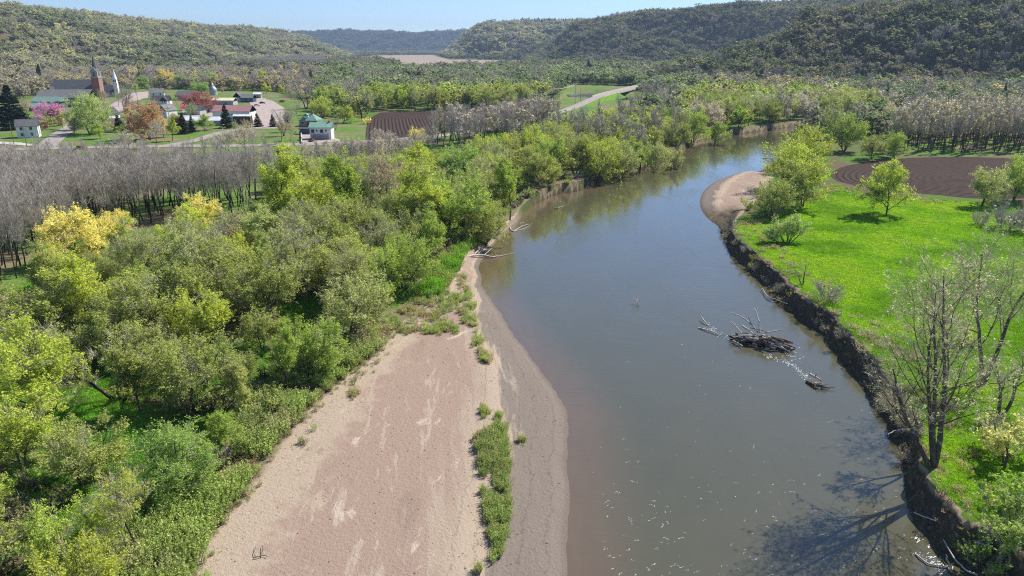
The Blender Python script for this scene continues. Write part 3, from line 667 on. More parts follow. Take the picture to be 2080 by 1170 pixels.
FAR_MISTY = [far_tree('far_misty%d' % i, 340 + i, 16, 2.7, 170, .55, twigs=1000, tw=.035, tlen=1.4, trunk=.42, ang=(.5, .6), nch=(14, 6), ratio=(.36, .5), twig='twig_pale') for i in range(2)]
FAR_CON = [far_conifer('far_spruce', 350)]
# ---------------------------------------------------------------- roads (needed before the woods, which keep clear of them)
def road_pts(pix, z=GZ): return smooth_line([at(x, y, z) for x, y in pix], 2)
ROADS = [  # centre line, width, name
 (road_pts([(-300, 310), (-50, 306), (60, 303), (150, 300), (250, 299), (340, 297), (500, 296), (610, 294), (700, 291), (760, 287), (830, 282), (900, 275), (1000, 261), (1075, 247), (1125, 232), (1200, 207), (1260, 190), (1320, 175.5), (1365, 167), (1420, 162)]), 8.5, 'main road'),
 (road_pts([(90, 300), (118, 276), (140, 262), (158, 248), (158, 240), (138, 231), (112, 222)]), 8, 'church street'),
 (road_pts([(330, 297), (395, 287), (425, 277), (450, 269), (490, 263), (540, 256), (565, 244), (563, 226), (552, 212), (530, 200)]), 6.5, 'loop road'),
 (road_pts([(160, 240), (215, 238), (240, 226), (250, 212), (262, 200), (300, 192)]), 7, 'town street'),
]
# ---------------------------------------------------------------- planting
YG, LG, OL, DG, BG = (.288, .33, .050), (.222, .288, .050), (.23, .257, .066), (.055, .11, .022), (.20, .285, .065)
PG, YEL, TAN, GRY = (.275, .30, .105), (.52, .47, .14), (.31, .26, .15), (.34, .31, .24)
SPR = (.022, .040, .017)
CN = {YG: 'yellow-green', LG: 'fresh green', OL: 'olive-green', DG: 'dark green', BG: 'bright green', PG: 'pale green', YEL: 'golden yellow', TAN: 'tan', GRY: 'greyish'}
def jit(c, a, rng): 
    k = rng.uniform(1 - a, 1 + a); h = rng.uniform(-a, a) * .5
    return (c[0] * k * (1 + h * .6), c[1] * k, c[2] * k * (1 - h))
RN = random.Random(7)
def crown_at(px, py, rpx, asp, cf=.60, g=None):
    """ground point, height and radius of a tree whose crown is seen centred at a pixel with a radius in pixels"""
    g_ = GZ if g is None else g; H = 10
    for _ in range(8):
        x, y = at(px, py, g_ + cf * H); R = rpx * depth(py, g_ + cf * H) / F; H = R * asp
    return x, y, H, R
def hero(key, px, py, rpx, tint, label, asp=None, group=None, tilt=(0, 0), rz=None, cat='tree'):
    name, H0, R0, _ = KIND[key]
    x, y, H, R = crown_at(px, py, rpx, asp or H0 / R0, g=1.8 if 0 < px < 1000 and py > 450 else None)
    return plant(key, x, y, H, R, jit(tint, .06, RN), label, group, cat, rz, tilt)
def base(key, px, py, hpx, tint, label, wide=1.0, group=None, tilt=(0, 0), rz=None, cat='tree', g=None):
    """a tree whose foot is seen at a pixel and that stands hpx pixels tall"""
    name, H0, R0, _ = KIND[key]; x, y = at(px, py, GZ if g is None else g); zc = depth(py)
    v = py - hpx - 585; yc = (py - 585) / F * zc; H = (yc - v / F * zc) / (CP - v / F * SP)
    return plant(key, x, y, H, R0 / H0 * H * wide, jit(tint, .06, RN), label, group, cat, rz, tilt)

HEROES = [  # key, crown centre px py, radius px, tint, label
 ('L1', 55, 745, 105, YG, 'big yellow-green tree at the left edge, above the sunlit grass patch'),
 ('L0', 30, 885, 75, YG, 'yellow-green tree low on the left edge under the big crown'),
 ('L2', 150, 905, 80, OL, 'broad olive-green tree with a see-through crown below the bright grass patch'),
 ('L3', 348, 915, 82, BG, 'bright fresh green tree with a round crown beside the willow thicket'),
 ('L4', 448, 878, 52, LG, 'small green tree nearest the left edge of the sandbar'),
 ('L5', 378, 745, 82, OL, 'dense olive-green tree right of the dark forked trunk'),
 ('L0', 408, 645, 66, YG, 'bright yellow-green round tree above the olive tree'),
 ('L1', 62, 630, 85, OL, 'olive-green tree at the left edge under the yellow trees'),
 ('L4', 175, 590, 88, YG, 'wide yellow-green tree in front of the golden trees'),
 ('L2', 290, 610, 85, OL, 'olive-green tree crown in the middle of the left woods'),
 ('S1', 300, 520, 70, OL, 'thin olive tree between the yellow trees'),
 ('S2', 432, 530, 72, PG, 'thin grey-green tree with twigs showing, below the lone yellow crown'),
 ('L3', 532, 575, 76, OL, 'olive-green tree with a dark leaning trunk in the middle woods'),
 ('S0', 590, 520, 66, PG, 'pale see-through tree in the middle of the woods'),
 ('L5', 702, 598, 74, PG, 'pale green fan-shaped willow on the edge of the sandy flat'),
 ('L1', 640, 682, 64, LG, 'green tree leaning over toward the sandbar on a dark slanted trunk'),
 ('L0', 528, 665, 46, OL, 'small olive tree beside the leaning green tree'),
 ('L4', 655, 505, 62, OL, 'olive-green tree behind the pale willow'),
 ('L2', 760, 535, 62, LG, 'green tree with a deep dark shadow at the bend of the shore'),
 ('L5', 815, 520, 58, LG, 'green low tree at the shadowed foot of the woods near the grassy bank'),
 ('T0', 868, 470, 36, LG, 'narrow green tree standing out above the driftwood shore'),
 ('L0', 812, 425, 52, OL, 'olive-green tree behind the narrow green tree'),
 ('L3', 720, 450, 62, OL, 'wide olive-green tree in the centre of the left woods'),
 ('L1', 612, 395, 72, YG, 'tall yellow-green tree on the edge of the grey grove'),
 ('T1', 562, 385, 50, YG, 'narrow yellow-green tree touching the bare grey grove'),
 ('L4', 545, 455, 52, OL, 'olive tree at the corner of the grey grove'),
 ('S0', 628, 470, 55, OL, 'thin dark-branched tree below the tall yellow-green one'),
 ('T2', 690, 375, 48, LG, 'green tree in the upper middle woods'),
 ('S1', 770, 365, 60, TAN, 'tan tree with pinkish new leaves and dark stems in the upper woods'),
 ('T0', 842, 375, 48, YG, 'upright yellow-green tree right of the tan tree'),
 ('L2', 915, 385, 72, LG, 'large green willow on a thick dark leaning trunk near the river'),
 ('L0', 935, 330, 50, BG, 'rounded green tree behind the leaning willow'),
 ('L1', 985, 385, 48, OL, 'olive-green tree between the leaning willow and the river'),
 ('T2', 1036, 357, 34, LG, 'upright green tree on the cut bank of the left shore'),
 ('L3', 985, 430, 42, OL, 'low olive tree above the grassy river edge'),
 ('L4', 868, 325, 46, YG, 'yellow-green tree below the road'),
 ('L1', 1085, 330, 40, OL, 'olive tree leaning over the river above the eroded bank'),
 ('L0', 1122, 310, 44, LG, 'green tree with dark trunks at the eroded cut bank'),
 ('L2', 1168, 300, 46, OL, 'olive-green tree right of the dark trunks at the cut bank'),
 ('L5', 1215, 300, 46, YG, 'yellow-green tree on the far left shore above the water'),
 ('L3', 1262, 298, 40, PG, 'pale green tree on the far left shore'),
 ('L4', 1300, 290, 36, LG, 'green tree above the far undercut bank'),
 ('L0', 1335, 292, 32, PG, 'pale green bushy tree near the left point of the shore'),
 ('L5', 1366, 297, 25, PG, 'last low pale tree on the left point before the inlet'),
 ('L1', 1080, 285, 40, YG, 'yellow-green tree behind the cut-bank trees'),
 ('L0', 1412, 238, 37, LG, 'dark-bottomed round green tree at the head of the bend'),
 ('L4', 1452, 250, 26, LG, 'green tree right of the round one at the head of the bend'),
 ('L2', 1378, 262, 30, OL, 'olive bush left of the round tree at the head of the bend'),
 # right shore
 ('L3', 1640, 288, 46, YG, 'topmost yellow-green willow in the clump on the right shore'),
 ('L0', 1612, 318, 54, YG, 'yellow-green willow leaning over the water in the right clump'),
 ('L4', 1596, 362, 50, OL, 'olive willow in the lower left of the right clump'),
 ('L0', 1640, 352, 54, YG, 'largest yellow-green willow of the right clump beside the field'),
 ('L5', 1570, 388, 43, OL, 'low olive willow bush at the gravel bar'),
 ('L3', 1720, 262, 38, LG, 'green willow with a slanting dark trunk by the ploughed field'),
 ('S0', 1688, 248, 34, OL, 'thin dark-branched tree behind the right clump'),
 ('L0', 1822, 287, 27, LG, 'small round green tree behind the ploughed field'),
 ('L2', 1775, 292, 26, OL, 'olive tree left of the small round one behind the field'),
 ('L4', 1812, 374, 56, YG, 'multi-stemmed yellow-green tree alone between meadow and ploughed field'),
 ('L0', 2004, 368, 42, PG, 'pale green tree with a leaning trunk at the right of the field'),
 ('L1', 2072, 352, 48, LG, 'green tree cut by the right edge beside the field'),
]
YELLOWS = [('L0', 138, 470, 60, 'big golden-yellow tree left of the others, before the grey grove'), ('L2', 205, 466, 38, 'middle golden-yellow tree before the grey grove'),
           ('L4', 238, 458, 30, 'right-hand slim golden-yellow tree of the cluster before the grey grove'), ('L1', 110, 545, 42, 'low golden-green tree under the big golden tree'), ('L3', 404, 424, 38, 'lone golden-yellow tree against the grey trunks')]
for k, px, py, r, tn, lb in HEROES: hero(k, px, py, r, tn, lb)
for i, (k, px, py, r, lb) in enumerate(YELLOWS): hero(k, px, py, r, YEL if i != 3 else (.42, .42, .08), lb)

# the town's own trees
TOWN = [
 ('C0', 27, 262, 88, SPR, 'big dark conifer in front of the white house at the left edge', 1.9), ('C1', 82, 176, 46, SPR, 'dark pine rising behind the long grey hall', 1.1),
 ('C1', 462, 260, 48, SPR, 'dark cone-shaped evergreen in front of the red-roofed shed', 1.35), ('C0', 245, 268, 37, SPR, 'left one of two dark spruces beside the white cottage', 1.4),
 ('C1', 268, 268, 39, SPR, 'right one of two dark spruces beside the orange maple', 1.4), ('C0', 372, 272, 42, SPR, 'dark spruce between the red shed and the grey shed', 1.5), ('C1', 390, 270, 36, SPR, 'slim dark spruce in front of the grey shed', 1.1),
 ('C0', 525, 258, 28, (.04, .05, .03), 'brownish spruce at the corner of the brown fence', 1.6), ('C1', 556, 258, 26, (.04, .05, .03), 'brownish spruce on the lawn by the parking lot', 1.6),
 ('L3', 184, 272, 84, (.29, .34, .10), 'tall pale lime-green willow beside the church street', .95), ('L0', 306, 284, 84, (.30, .19, .09), 'orange-brown maple with new leaves in the town', 1.05),
 ('L3', 405, 229, 44, (.24, .065, .07), 'round crimson-leaved tree left of the red-roofed shed', 1.5), ('L2', 107, 250, 46, (.40, .20, .30), 'pink blossoming tree on the lawn by the hall', 1.35),
 ('U1', 377, 224, 14, (.50, .10, .22), 'small magenta redbud bush beside the crimson tree', 1.2), ('L4', 415, 266, 34, LG, 'small green tree in front of the white-roofed shed', 1.3),
 ('L1', 338, 178, 40, (.40, .34, .11), 'golden-yellow tree behind the white houses', 1.2), ('L4', 288, 180, 26, BG, 'green tree behind the gravel lot', 1.5), ('L0', 370, 180, 30, BG, 'bright green tree behind the grey house', 1.7), ('L2', 424, 178, 36, BG, 'bright green tree beside the domed silo', 1.3), ('L5', 406, 190, 26, BG, 'low bright green tree below the domed silo', 1.5),
 ('K0', 735, 246, 90, GRY, 'big bare tree with heavy dark limbs beside the ploughed field', 1.05), ('K1', 622, 222, 60, GRY, 'dome-shaped bare grey tree by the road', 1.2), ('K2', 577, 276, 66, GRY, 'bare dark tree on the lawn before the parking lot', .9), ('S2', 592, 268, 44, OL, 'thin dark tree next to the bare one on the lawn', .8),
 ('K0', 130, 300, 0, GRY, '', 1), ('S0', 320, 300, 60, GRY, 'thin grey tree in front of the orange maple', .7), ('L3', 655, 240, 42, YG, 'yellow-green tree behind the brick house', 1.2), ('L0', 698, 250, 38, YG, 'yellow-green tree right of the brick house', 1.2), ('T0', 535, 178, 38, YG, 'lone upright yellow-green tree behind the parking lot', 1.3),
 ('U0', 745, 252, 13, YEL, 'small golden bush at the corner of the ploughed field', 1.2), ('L5', 848, 300, 42, YEL, 'golden young tree on the roadside below the field', .8), ('K2', 255, 232, 70, GRY, 'tall bare tree in the middle of the town street', .7), ('S2', 212, 215, 34, TAN, 'tan tree at the foot of the brick tower', 1.0), ('U2', 88, 262, 14, (.2, .08, .05), 'reddish shrub beside the white house at the left edge', 1.3),
 ('U0', 112, 256, 20, OL, 'dark olive shrub under the pink tree', 1.6)]
for k, px, py, h, tn, lb, w in TOWN:
    if h: base(k, px, py, h, tn, lb, w, cat='shrub' if k[0] == 'U' else 'tree')

YARD = [(150, 272), (166, 264), (205, 234), (196, 224), (262, 238), (250, 207), (240, 217), (300, 270), (322, 266), (332, 280), (354, 272), (392, 248), (398, 213), (360, 214), (345, 188), (302, 186), (275, 190), (452, 192), (470, 184), (542, 190), (592, 203), (602, 232), (642, 228), (664, 228), (682, 264), (692, 242), (716, 228), (612, 207), (572, 188), (556, 182), (33, 236), (50, 218), (16, 207), (62, 244), (142, 207), (128, 262), (205, 282), (258, 284), (10, 250), (350, 286), (480, 274), (505, 276), (590, 286), (572, 292)]
for px, py in YARD:
    k = RN.choice(['S0', 'S1', 'L0', 'T1', 'S2', 'L4', 'K1']); H = RN.uniform(6, 12); tn = RN.choice([TAN, LG, YG, PG, (.38, .30, .15)]); x, y = at(px, py)
    plant(k, x, y, H, H * KIND[k][2] / KIND[k][1] * RN.uniform(.85, 1.1), jit(tn, .1, RN), '%s yard tree standing among the houses of the town' % ('leafy' if k[0] in 'LT' else 'thin-leaved' if k[0] == 'S' else 'bare'), 'yard trees of the town')
def free(x, y, r):
    return all((x - a) ** 2 + (y - b) ** 2 > (r + .42 * c) ** 2 for a, b, c in TREES)
def spots(poly, s, seed, jitter=.42):
    rng = random.Random(seed); P = np.array(poly); out = []
    x0, y0 = P.min(0); x1, y1 = P.max(0); j = 0; y = y0
    while y < y1:
        x = x0 + (s / 2 if j % 2 else 0)
        while x < x1: out.append((x + rng.uniform(-jitter, jitter) * s, y + rng.uniform(-jitter, jitter) * s)); x += s
        y += s * .87; j += 1
    A = np.array(out); return A[inside(P, A[:, 0], A[:, 1])]

CAND = []
def cand(key, x, y, H, R, tint, label, group):
    TREES.append((x, y, R)); CAND.append((key, x, y, H, R, tint, label, group))
def settle(quota):
    seen = {}; rest = []
    def rank(c):
        px, py, zc = proj(c[1], c[2], GZ + c[3] * .6); return zc / c[3] + (0 if -90 < px < 2170 and py < 1290 else 9999)
    for c in sorted(CAND, key=rank):
        nm = KIND[c[0]][0]
        if rank(c) < 9000 and COUNT.get(nm, 0) < quota: plant(*c); TREES.pop()
        elif c[2] > 130: rest.append(c)
    for nm, keys, protos, lab in (('floodplain_wood', 'LT', FAR_LEAFY, 'leafy trees filling the floodplain wood farther off'), ('budding_wood', 'SK', FAR_BARE, 'thin-leaved trees scattered through the farther wood'), ('bare_grove', 'B', FAR_GROVE, 'bare grey planted trees filling the back of the grove'), ('misty_grove', 'Y', FAR_MISTY, 'planted trees with misty yellowish tops farther off')):
        L = [c for c in rest if c[0][0] in keys]
        if not L: continue
        h0, r0 = {'L': (11, 5.0), 'S': (13, 4.3), 'B': (17, 2.6), 'Y': (16, 2.7)}[keys[0]]; r = random.Random(3)
        scatter(nm, [(c[1], c[2], ground_z(c[1], c[2]) - .1) for c in L], [r.uniform(0, 6.28) for c in L], [(c[4] / r0, c[4] / r0, c[3] / h0) for c in L], [r.randrange(len(protos)) for c in L], [c[5] for c in L], protos, lab)
# fill of the floodplain woods, left shore
woods = [at(x, y) for x, y in [(-120, 700), (40, 665), (110, 600), (250, 545), (500, 500), (545, 430), (550, 390), (640, 376), (800, 364), (905, 346), (1010, 318), (1130, 292), (1190, 272), (1290, 252), (1385, 264), (1385, 292), (1300, 326), (1220, 340), (1120, 375),
        (1050, 415), (985, 465), (900, 530), (770, 600), (700, 690), (590, 800), (470, 930), (380, 1050), (280, 1200), (160, 1400), (-160, 1400), (-160, 700)]]
def zone(x, y):
    px, py, zc = proj(x, y, GZ)
    if py > 820: return 'near the willow thicket'
    if py > 600: return 'in the woods behind the thicket'
    if py > 450: return 'in the woods below the grey grove'
    if py > 360: return 'in the woods right of the grey grove'
    if px < 1000: return 'in the woods below the road'
    return 'in the woods along the far left shore'
GLADES = [(*at(175, 845, 2), 5.5), (*at(262, 905, 2), 5), (*at(225, 795, 2), 5.5), (*at(620, 625, 2), 5), (*at(475, 725, 2), 3.5), (*at(810, 590, 2), 6), (*at(100, 960, 2), 3), (*at(360, 1010, 2), 3), (*at(300, 512, 2), 8), (*at(180, 560, 2), 6), (*at(60, 600, 2), 6), (*at(430, 492, 2), 7), (*at(490, 480, 2), 7), (*at(350, 905, 2), 3), (*at(560, 560, 2), 4)]      # sunlit openings
rng = random.Random(11); nw = 0
for x, y in spots(woods, 7.5, 3):
    if not free(x, y, 2.9): continue
    px, py, zc = proj(x, y, GZ)
    if any((x - gx_) ** 2 + (y - gy_) ** 2 < gr_ ** 2 for gx_, gy_, gr_ in GLADES): continue
    g = vnoise(x / 18, y / 18, 4)
    thin = rng.random()
    if thin < .16: key = rng.choice(['S0', 'S1', 'S2'])
    elif thin < .26: key = rng.choice(['T0', 'T1', 'T2'])
    else: key = rng.choice(['L0', 'L1', 'L2', 'L3', 'L4', 'L5'])
    if px > 860 and py < 330 and rng.random() < .5: key = rng.choice(['B0', 'B2', 'Y0', 'S0', 'K1'])
    tn = rng.choice([YG, OL, LG, OL, PG] if g < .5 else [YG, YG, LG, PG, OL])
    if rng.random() < .05: tn = TAN
    H = {'L': rng.uniform(6.5, 11.5), 'S': rng.uniform(9, 13), 'T': rng.uniform(9, 13.5), 'B': rng.uniform(13, 17), 'Y': rng.uniform(12, 16), 'K': rng.uniform(12, 15)}[key[0]]
    if py > 700: H *= .82
    H0, R0 = KIND[key][1:3]; R = H * R0 / H0 * rng.uniform(.82, 1.2)
    form = {'L': 'broad leafy tree', 'S': 'thin-leaved tree', 'T': 'narrow leafy tree', 'B': 'bare grey tree', 'Y': 'bare misty tree', 'K': 'bare dark-limbed tree'}[key[0]]
    zn = zone(x, y); cn = CN[tn] + ' ' if key[0] in 'LST' else ''
    cand(key, x, y, H, R, jit(tn, .14, rng), '%s%s %s' % (cn, form, zn), 'trees ' + zn); nw += 1

# bare plantations: the nearest stand as trees, the rest as one mass
def grove(poly, s, seed, keys, label, group, hmin, hmax, tints):
    rng = random.Random(seed); P = [(x, y) for x, y in spots(poly, s, seed, .3) if free(x, y, .3)]
    for x, y in P:
        k = rng.choice(keys); H = rng.uniform(hmin, hmax); H0, R0 = KIND[k][1:3]
        cand(k, x, y, H, H * R0 / H0 * rng.uniform(.85, 1.4), jit(rng.choice(tints), .1, rng), label, group)
gl = [at(x, y) for x, y in [(-100, 600), (20, 580), (95, 520), (180, 480), (330, 455), (505, 442), (530, 412), (530, 396), (-100, 400)]]
grove(gl, 3.5, 5, ['B0', 'B1', 'B2', 'B3'], 'bare grey tree with straight dark trunk in the grove beside the woods', 'bare trees of the planted grove', 12, 16, [GRY])
for px, py, h in [(85, 330, 60), (180, 330, 52), (232, 322, 44), (262, 325, 60), (300, 330, 50), (420, 322, 50), (445, 318, 48), (470, 322, 60), (500, 318, 66), (520, 325, 58), (545, 322, 50), (600, 318, 36), (640, 312, 28), (690, 312, 26), (720, 310, 28), (770, 296, 36), (870, 305, 50), (565, 335, 55), (35, 335, 48), (140, 335, 45), (370, 330, 42)]:
    base(RN.choice(['B0', 'B1', 'B2', 'B3', 'S0']), px, py, h, GRY, 'bare grey tree standing before the town road', 1.2, 'bare trees along the town road')
gb = [at(x, y) for x, y in [(530, 372), (535, 350), (620, 336), (760, 322), (880, 308), (900, 318), (800, 340), (640, 358)]]
grove(gb, 5.0, 15, ['B0', 'B1', 'S0', 'B3'], 'bare grey tree in the thin row between the green woods and the road', 'bare trees below the road', 7.5, 10, [GRY])
gr = [at(x, y) for x, y in [(1800, 312), (1812, 285), (1850, 258), (2500, 246), (2700, 300), (2300, 316), (2080, 312)]]
grove(gr, 4.6, 6, ['Y0', 'Y1', 'Y0', 'B1'], 'tall slim tree with a dark trunk and misty yellowish top behind the ploughed field', 'planted trees behind the ploughed field', 14, 17, [(.36, .34, .19), (.32, .30, .19), (.30, .285, .22)])
gm = [at(x, y) for x, y in [(870, 305), (890, 285), (1000, 270), (1100, 252), (1130, 262), (1105, 278), (1050, 296), (960, 310)]]
grove(gm, 6.4, 8, ['B0', 'B2', 'Y1', 'K1'], 'bare grey-tan tree in the stand between road and river', 'bare stand between road and river', 13, 17, [TAN, GRY])
for px, py, h, k, lb in [(1325, 232, 66, 'K0', 'big bare dark tree left of the bridge road'), (1300, 228, 62, 'K1', 'bare dark tree with several stems beside the bridge'), (1355, 236, 70, 'K2', 'bare spreading tree at the right end of the bridge'), (1262, 226, 40, 'K1', 'low bare leaning tree on the bright grass by the bridge'),
                         (1345, 240, 62, 'S0', 'thin dark tree behind the river bend')]:
    base(k, px, py, h, GRY, lb, .8)

# second woodland strip behind the bend and beyond the river: nearer trees as things
strip = [at(x, y) for x, y in [(1400, 268), (1370, 235), (1420, 205), (1560, 200), (1720, 208), (1800, 226), (1850, 250), (1720, 243), (1600, 244), (1500, 262)]]
rng = random.Random(21)
for x, y in spots(strip, 9.5, 9):
    if not free(x, y, 2.5): continue
    key = rng.choice(['L0', 'L3', 'L4', 'T0', 'S0', 'S2', 'B1', 'L1']); H0, R0 = KIND[key][1:3]; H = rng.uniform(11, 15); tn = rng.choice([OL, OL, LG, PG, GRY])
    cand(key, x, y, H, H * R0 / H0 * rng.uniform(.9, 1.15), jit(tn, .12, rng), '%s %s tree in the woodland strip beyond the river bend' % (CN[tn], {'L': 'broad leafy', 'T': 'narrow leafy', 'S': 'thin-leaved', 'B': 'bare'}[key[0]]), 'trees beyond the river bend')
mid_c = [at(x, y) for x, y in [(640, 236), (640, 215), (770, 208), (1000, 205), (1120, 198), (1130, 208), (1040, 226), (780, 226), (740, 238)]]
for x, y in spots(mid_c, 11, 10):
    if not free(x, y, 3): continue
    key = rng.choice(['L0', 'L1', 'L3', 'L4', 'T1', 'S1']); H0, R0 = KIND[key][1:3]; H = rng.uniform(12, 16); tn = rng.choice([OL, OL, LG, PG])
    cand(key, x, y, H, H * R0 / H0 * rng.uniform(.9, 1.2), jit(tn, .12, rng), '%s %s tree in the row behind the central ploughed field' % (CN[tn], {'L': 'broad leafy', 'T': 'narrow leafy', 'S': 'thin-leaved'}[key[0]]), 'trees behind the central field')
settle(285); print('TREES', COUNT, len(CAND))

# ---------------------------------------------------------------- the far woods, hills
rs = np.random.default_rng(5)
def far_points(x0, x1, y0, y1, s, seed):
    r = np.random.default_rng(seed); xs = np.arange(x0, x1, s); ys = np.arange(y0, y1, s); A, B = np.meshgrid(xs, ys)
    A = A + r.uniform(-.45, .45, A.shape) * s; B = B + r.uniform(-.45, .45, B.shape) * s
    x, y = A.ravel(), B.ravel(); h = grid_look(Z, x, y); px, py, zc = proj(x, y, h + 8)
    m = (px > -160) & (px < 2240) & (py > -60); return x[m], y[m], h[m], px[m], py[m]
PROTO_ALL = FAR_LEAFY + FAR_BARE + FAR_CON + FAR_GROVE          # 0-3 leafy, 4-6 bare, 7 spruce, 8-9 grove
def forest(name, label, x, y, h, size, pal, wts, p_bare, p_con, seed, wide=1.0):
    r = np.random.default_rng(seed); n = len(x)
    g = vnoise(x / 90, y / 90, seed) * .55 + vnoise(x / 25, y / 25, seed + 1) * .25 + r.uniform(0, 1, n) * .25
    k = np.where(r.uniform(0, 1, n) < p_con, 7, np.where(r.uniform(0, 1, n) < p_bare, 4 + r.integers(0, 3, n), r.integers(0, 4, n)))
    pal = np.array(pal); ci = np.clip((np.argsort(np.argsort(g)) / n * len(pal) + r.normal(0, .8, n)).astype(int), 0, len(pal) - 1)
    t = pal[ci] * r.uniform(.86, 1.16, (n, 1)); t[k == 7] = np.array(SPR) * 1.3
    s = size * r.uniform(.62, 1.25, n) * (.72 + .6 * vnoise(x / 55, y / 55, seed + 5)) * np.where(r.uniform(0, 1, n) < .1, 1.3, 1); w = s * wide * r.uniform(.8, 1.45, n)
    scatter(name, np.stack([x, y, h - .3], -1), r.uniform(0, 6.28, n), np.stack([w, w, s], -1), k, t, PROTO_ALL, label)
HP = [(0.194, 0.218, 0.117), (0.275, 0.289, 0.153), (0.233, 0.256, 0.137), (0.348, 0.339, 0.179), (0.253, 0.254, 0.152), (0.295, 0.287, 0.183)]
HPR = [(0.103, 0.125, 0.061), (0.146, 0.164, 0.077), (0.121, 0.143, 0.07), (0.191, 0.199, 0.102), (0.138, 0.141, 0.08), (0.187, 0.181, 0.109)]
VP = [(0.192, 0.236, 0.102), (0.158, 0.201, 0.095), (0.225, 0.255, 0.125), (0.133, 0.171, 0.082), (0.201, 0.207, 0.128)]
LP = [(0.307, 0.273, 0.145), (0.23, 0.221, 0.133), (0.238, 0.219, 0.151), (0.351, 0.305, 0.155), (0.207, 0.213, 0.119), (0.257, 0.235, 0.169)]
# hills
for nm_, lab, bx, s, size, pal, pb, pc, cond, wide in [
  ('hill_forest', 'budding olive forest covering the left bluff', (-1900, -300, 900, 3300), 11, 1.05, HP, .22, .005, lambda x, y: x < 0, 1.25),
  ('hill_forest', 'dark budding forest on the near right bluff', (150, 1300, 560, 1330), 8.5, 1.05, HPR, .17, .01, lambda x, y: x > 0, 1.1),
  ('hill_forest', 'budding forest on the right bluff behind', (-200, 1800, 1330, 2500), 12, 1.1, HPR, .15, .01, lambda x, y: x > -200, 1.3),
  ('hill_forest', 'budding forest on the middle bluff', (-500, 1300, 2500, 4000), 16, 1.25, HP, .22, .03, lambda x, y: x > -500, 1.45),
  ('hill_forest', 'bluish forest on the far ridge', (-3000, 1500, 5500, 7000), 27, 1.7, [(.10, .12, .05), (.13, .135, .06)], .05, .02, lambda x, y: x > -9e9, 1.9)]:
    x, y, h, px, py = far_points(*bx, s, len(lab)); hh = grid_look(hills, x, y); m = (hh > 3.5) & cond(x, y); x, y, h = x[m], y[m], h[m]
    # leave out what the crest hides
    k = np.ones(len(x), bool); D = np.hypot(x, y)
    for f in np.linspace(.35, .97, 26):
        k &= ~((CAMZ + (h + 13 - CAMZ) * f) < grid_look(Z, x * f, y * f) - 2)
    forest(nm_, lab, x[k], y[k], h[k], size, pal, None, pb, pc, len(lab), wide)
# conifers on the skyline of the middle bluff
px_ = rs.uniform(1068, 1186, 90); pts = [atY(p, 47, 3050 + rs.uniform(-60, 60)) for p in px_]
pts = [(a, b, ground_z(a, b) - 1) for a, b, c in pts]
scatter('pine_wood', pts, rs.uniform(0, 6, 90), np.stack([rs.uniform(2.0, 2.8, 90)] * 2 + [rs.uniform(1.1, 1.7, 90)], -1), np.zeros(90, int), [(.018, .035, .02)] * 90, FAR_CON, 'dark pines on the crest of the middle bluff')
# valley floor
def valley(x0, x1, y0, y1, s, seed):
    x, y, h, px, py = far_points(x0, x1, y0, y1, s, seed)
    ok = (grid_look(hills, x, y) < 4) & (grid_look(s_lawn, x, y) < -2) & (grid_look(s_fc, x, y) < -5) & (grid_look(s_ff, x, y) < -8) & (grid_look(s_fg, x, y) < -3) & (grid_look(s_fr, x, y) < -5) & (grid_look(s_mead, x, y) < -1) & (grid_look(dW, x, y) > 5) & (grid_look(s_gr, x, y) < -1) & (grid_look(s_gl, x, y) < -1)
    for poly in (woods, strip, mid_c, gm, gr): ok &= ~inside(poly, x, y)
    for rd in ROADS: d, _ = polydist(rd[0], x, y); ok &= d > rd[1] / 2 + 4
    return x[ok], y[ok], h[ok], px[ok], py[ok]
x, y, h, px, py = valley(-700, 700, 330, 1150, 9.5, 31)
sight = (np.abs(px - 1020) < 420) & (y > 1000)
lf = px < 640
rt = (px > 1430)
mc = ~(lf | rt)
forest('valley_wood', 'yellow, tan and bare trees of the wood behind the town', x[lf], y[lf], h[lf], .95, LP, None, .40, .02, 41, 1.0)
forest('valley_wood', 'green floodplain wood in the middle of the valley', x[mc], y[mc], h[mc], .98, VP, None, .14, .004, 42, 1.05)
forest('valley_wood', 'budding wood at the foot of the right bluffs', x[rt], y[rt], h[rt], .98, LP[:3] + VP, None, .34, .01, 43, 1.0)
x, y, h, px, py = valley(-1600, 1300, 1150, 5600, 22, 32)
ny = (y < 2200) 
gv = (px > 175) & (px < 660) & (y > 1450) & (y < 2250) & (py > 96)
forest('valley_wood', 'far wood on the valley floor', x[~gv], y[~gv], h[~gv], 1.05, [(.15, .18, .07), (.13, .16, .065), (.17, .185, .08), (.16, .155, .09)], None, .15, .01, 44, 1.7)
x, y, h, px, py = valley(-1200, -150, 1450, 2250, 7.5, 33); gv = (px > 175) & (px < 660)
n = gv.sum(); scatter('bare_plantation', np.stack([x[gv], y[gv], h[gv]], -1), rs.uniform(0, 6.28, n), np.stack([np.full(n, 1.5), np.full(n, 1.5), rs.uniform(1.0, 1.2, n)], -1), rs.integers(0, 2, n), np.full((n, 3), .2), FAR_GROVE, 'bare grey-violet plantation below the left bluff')
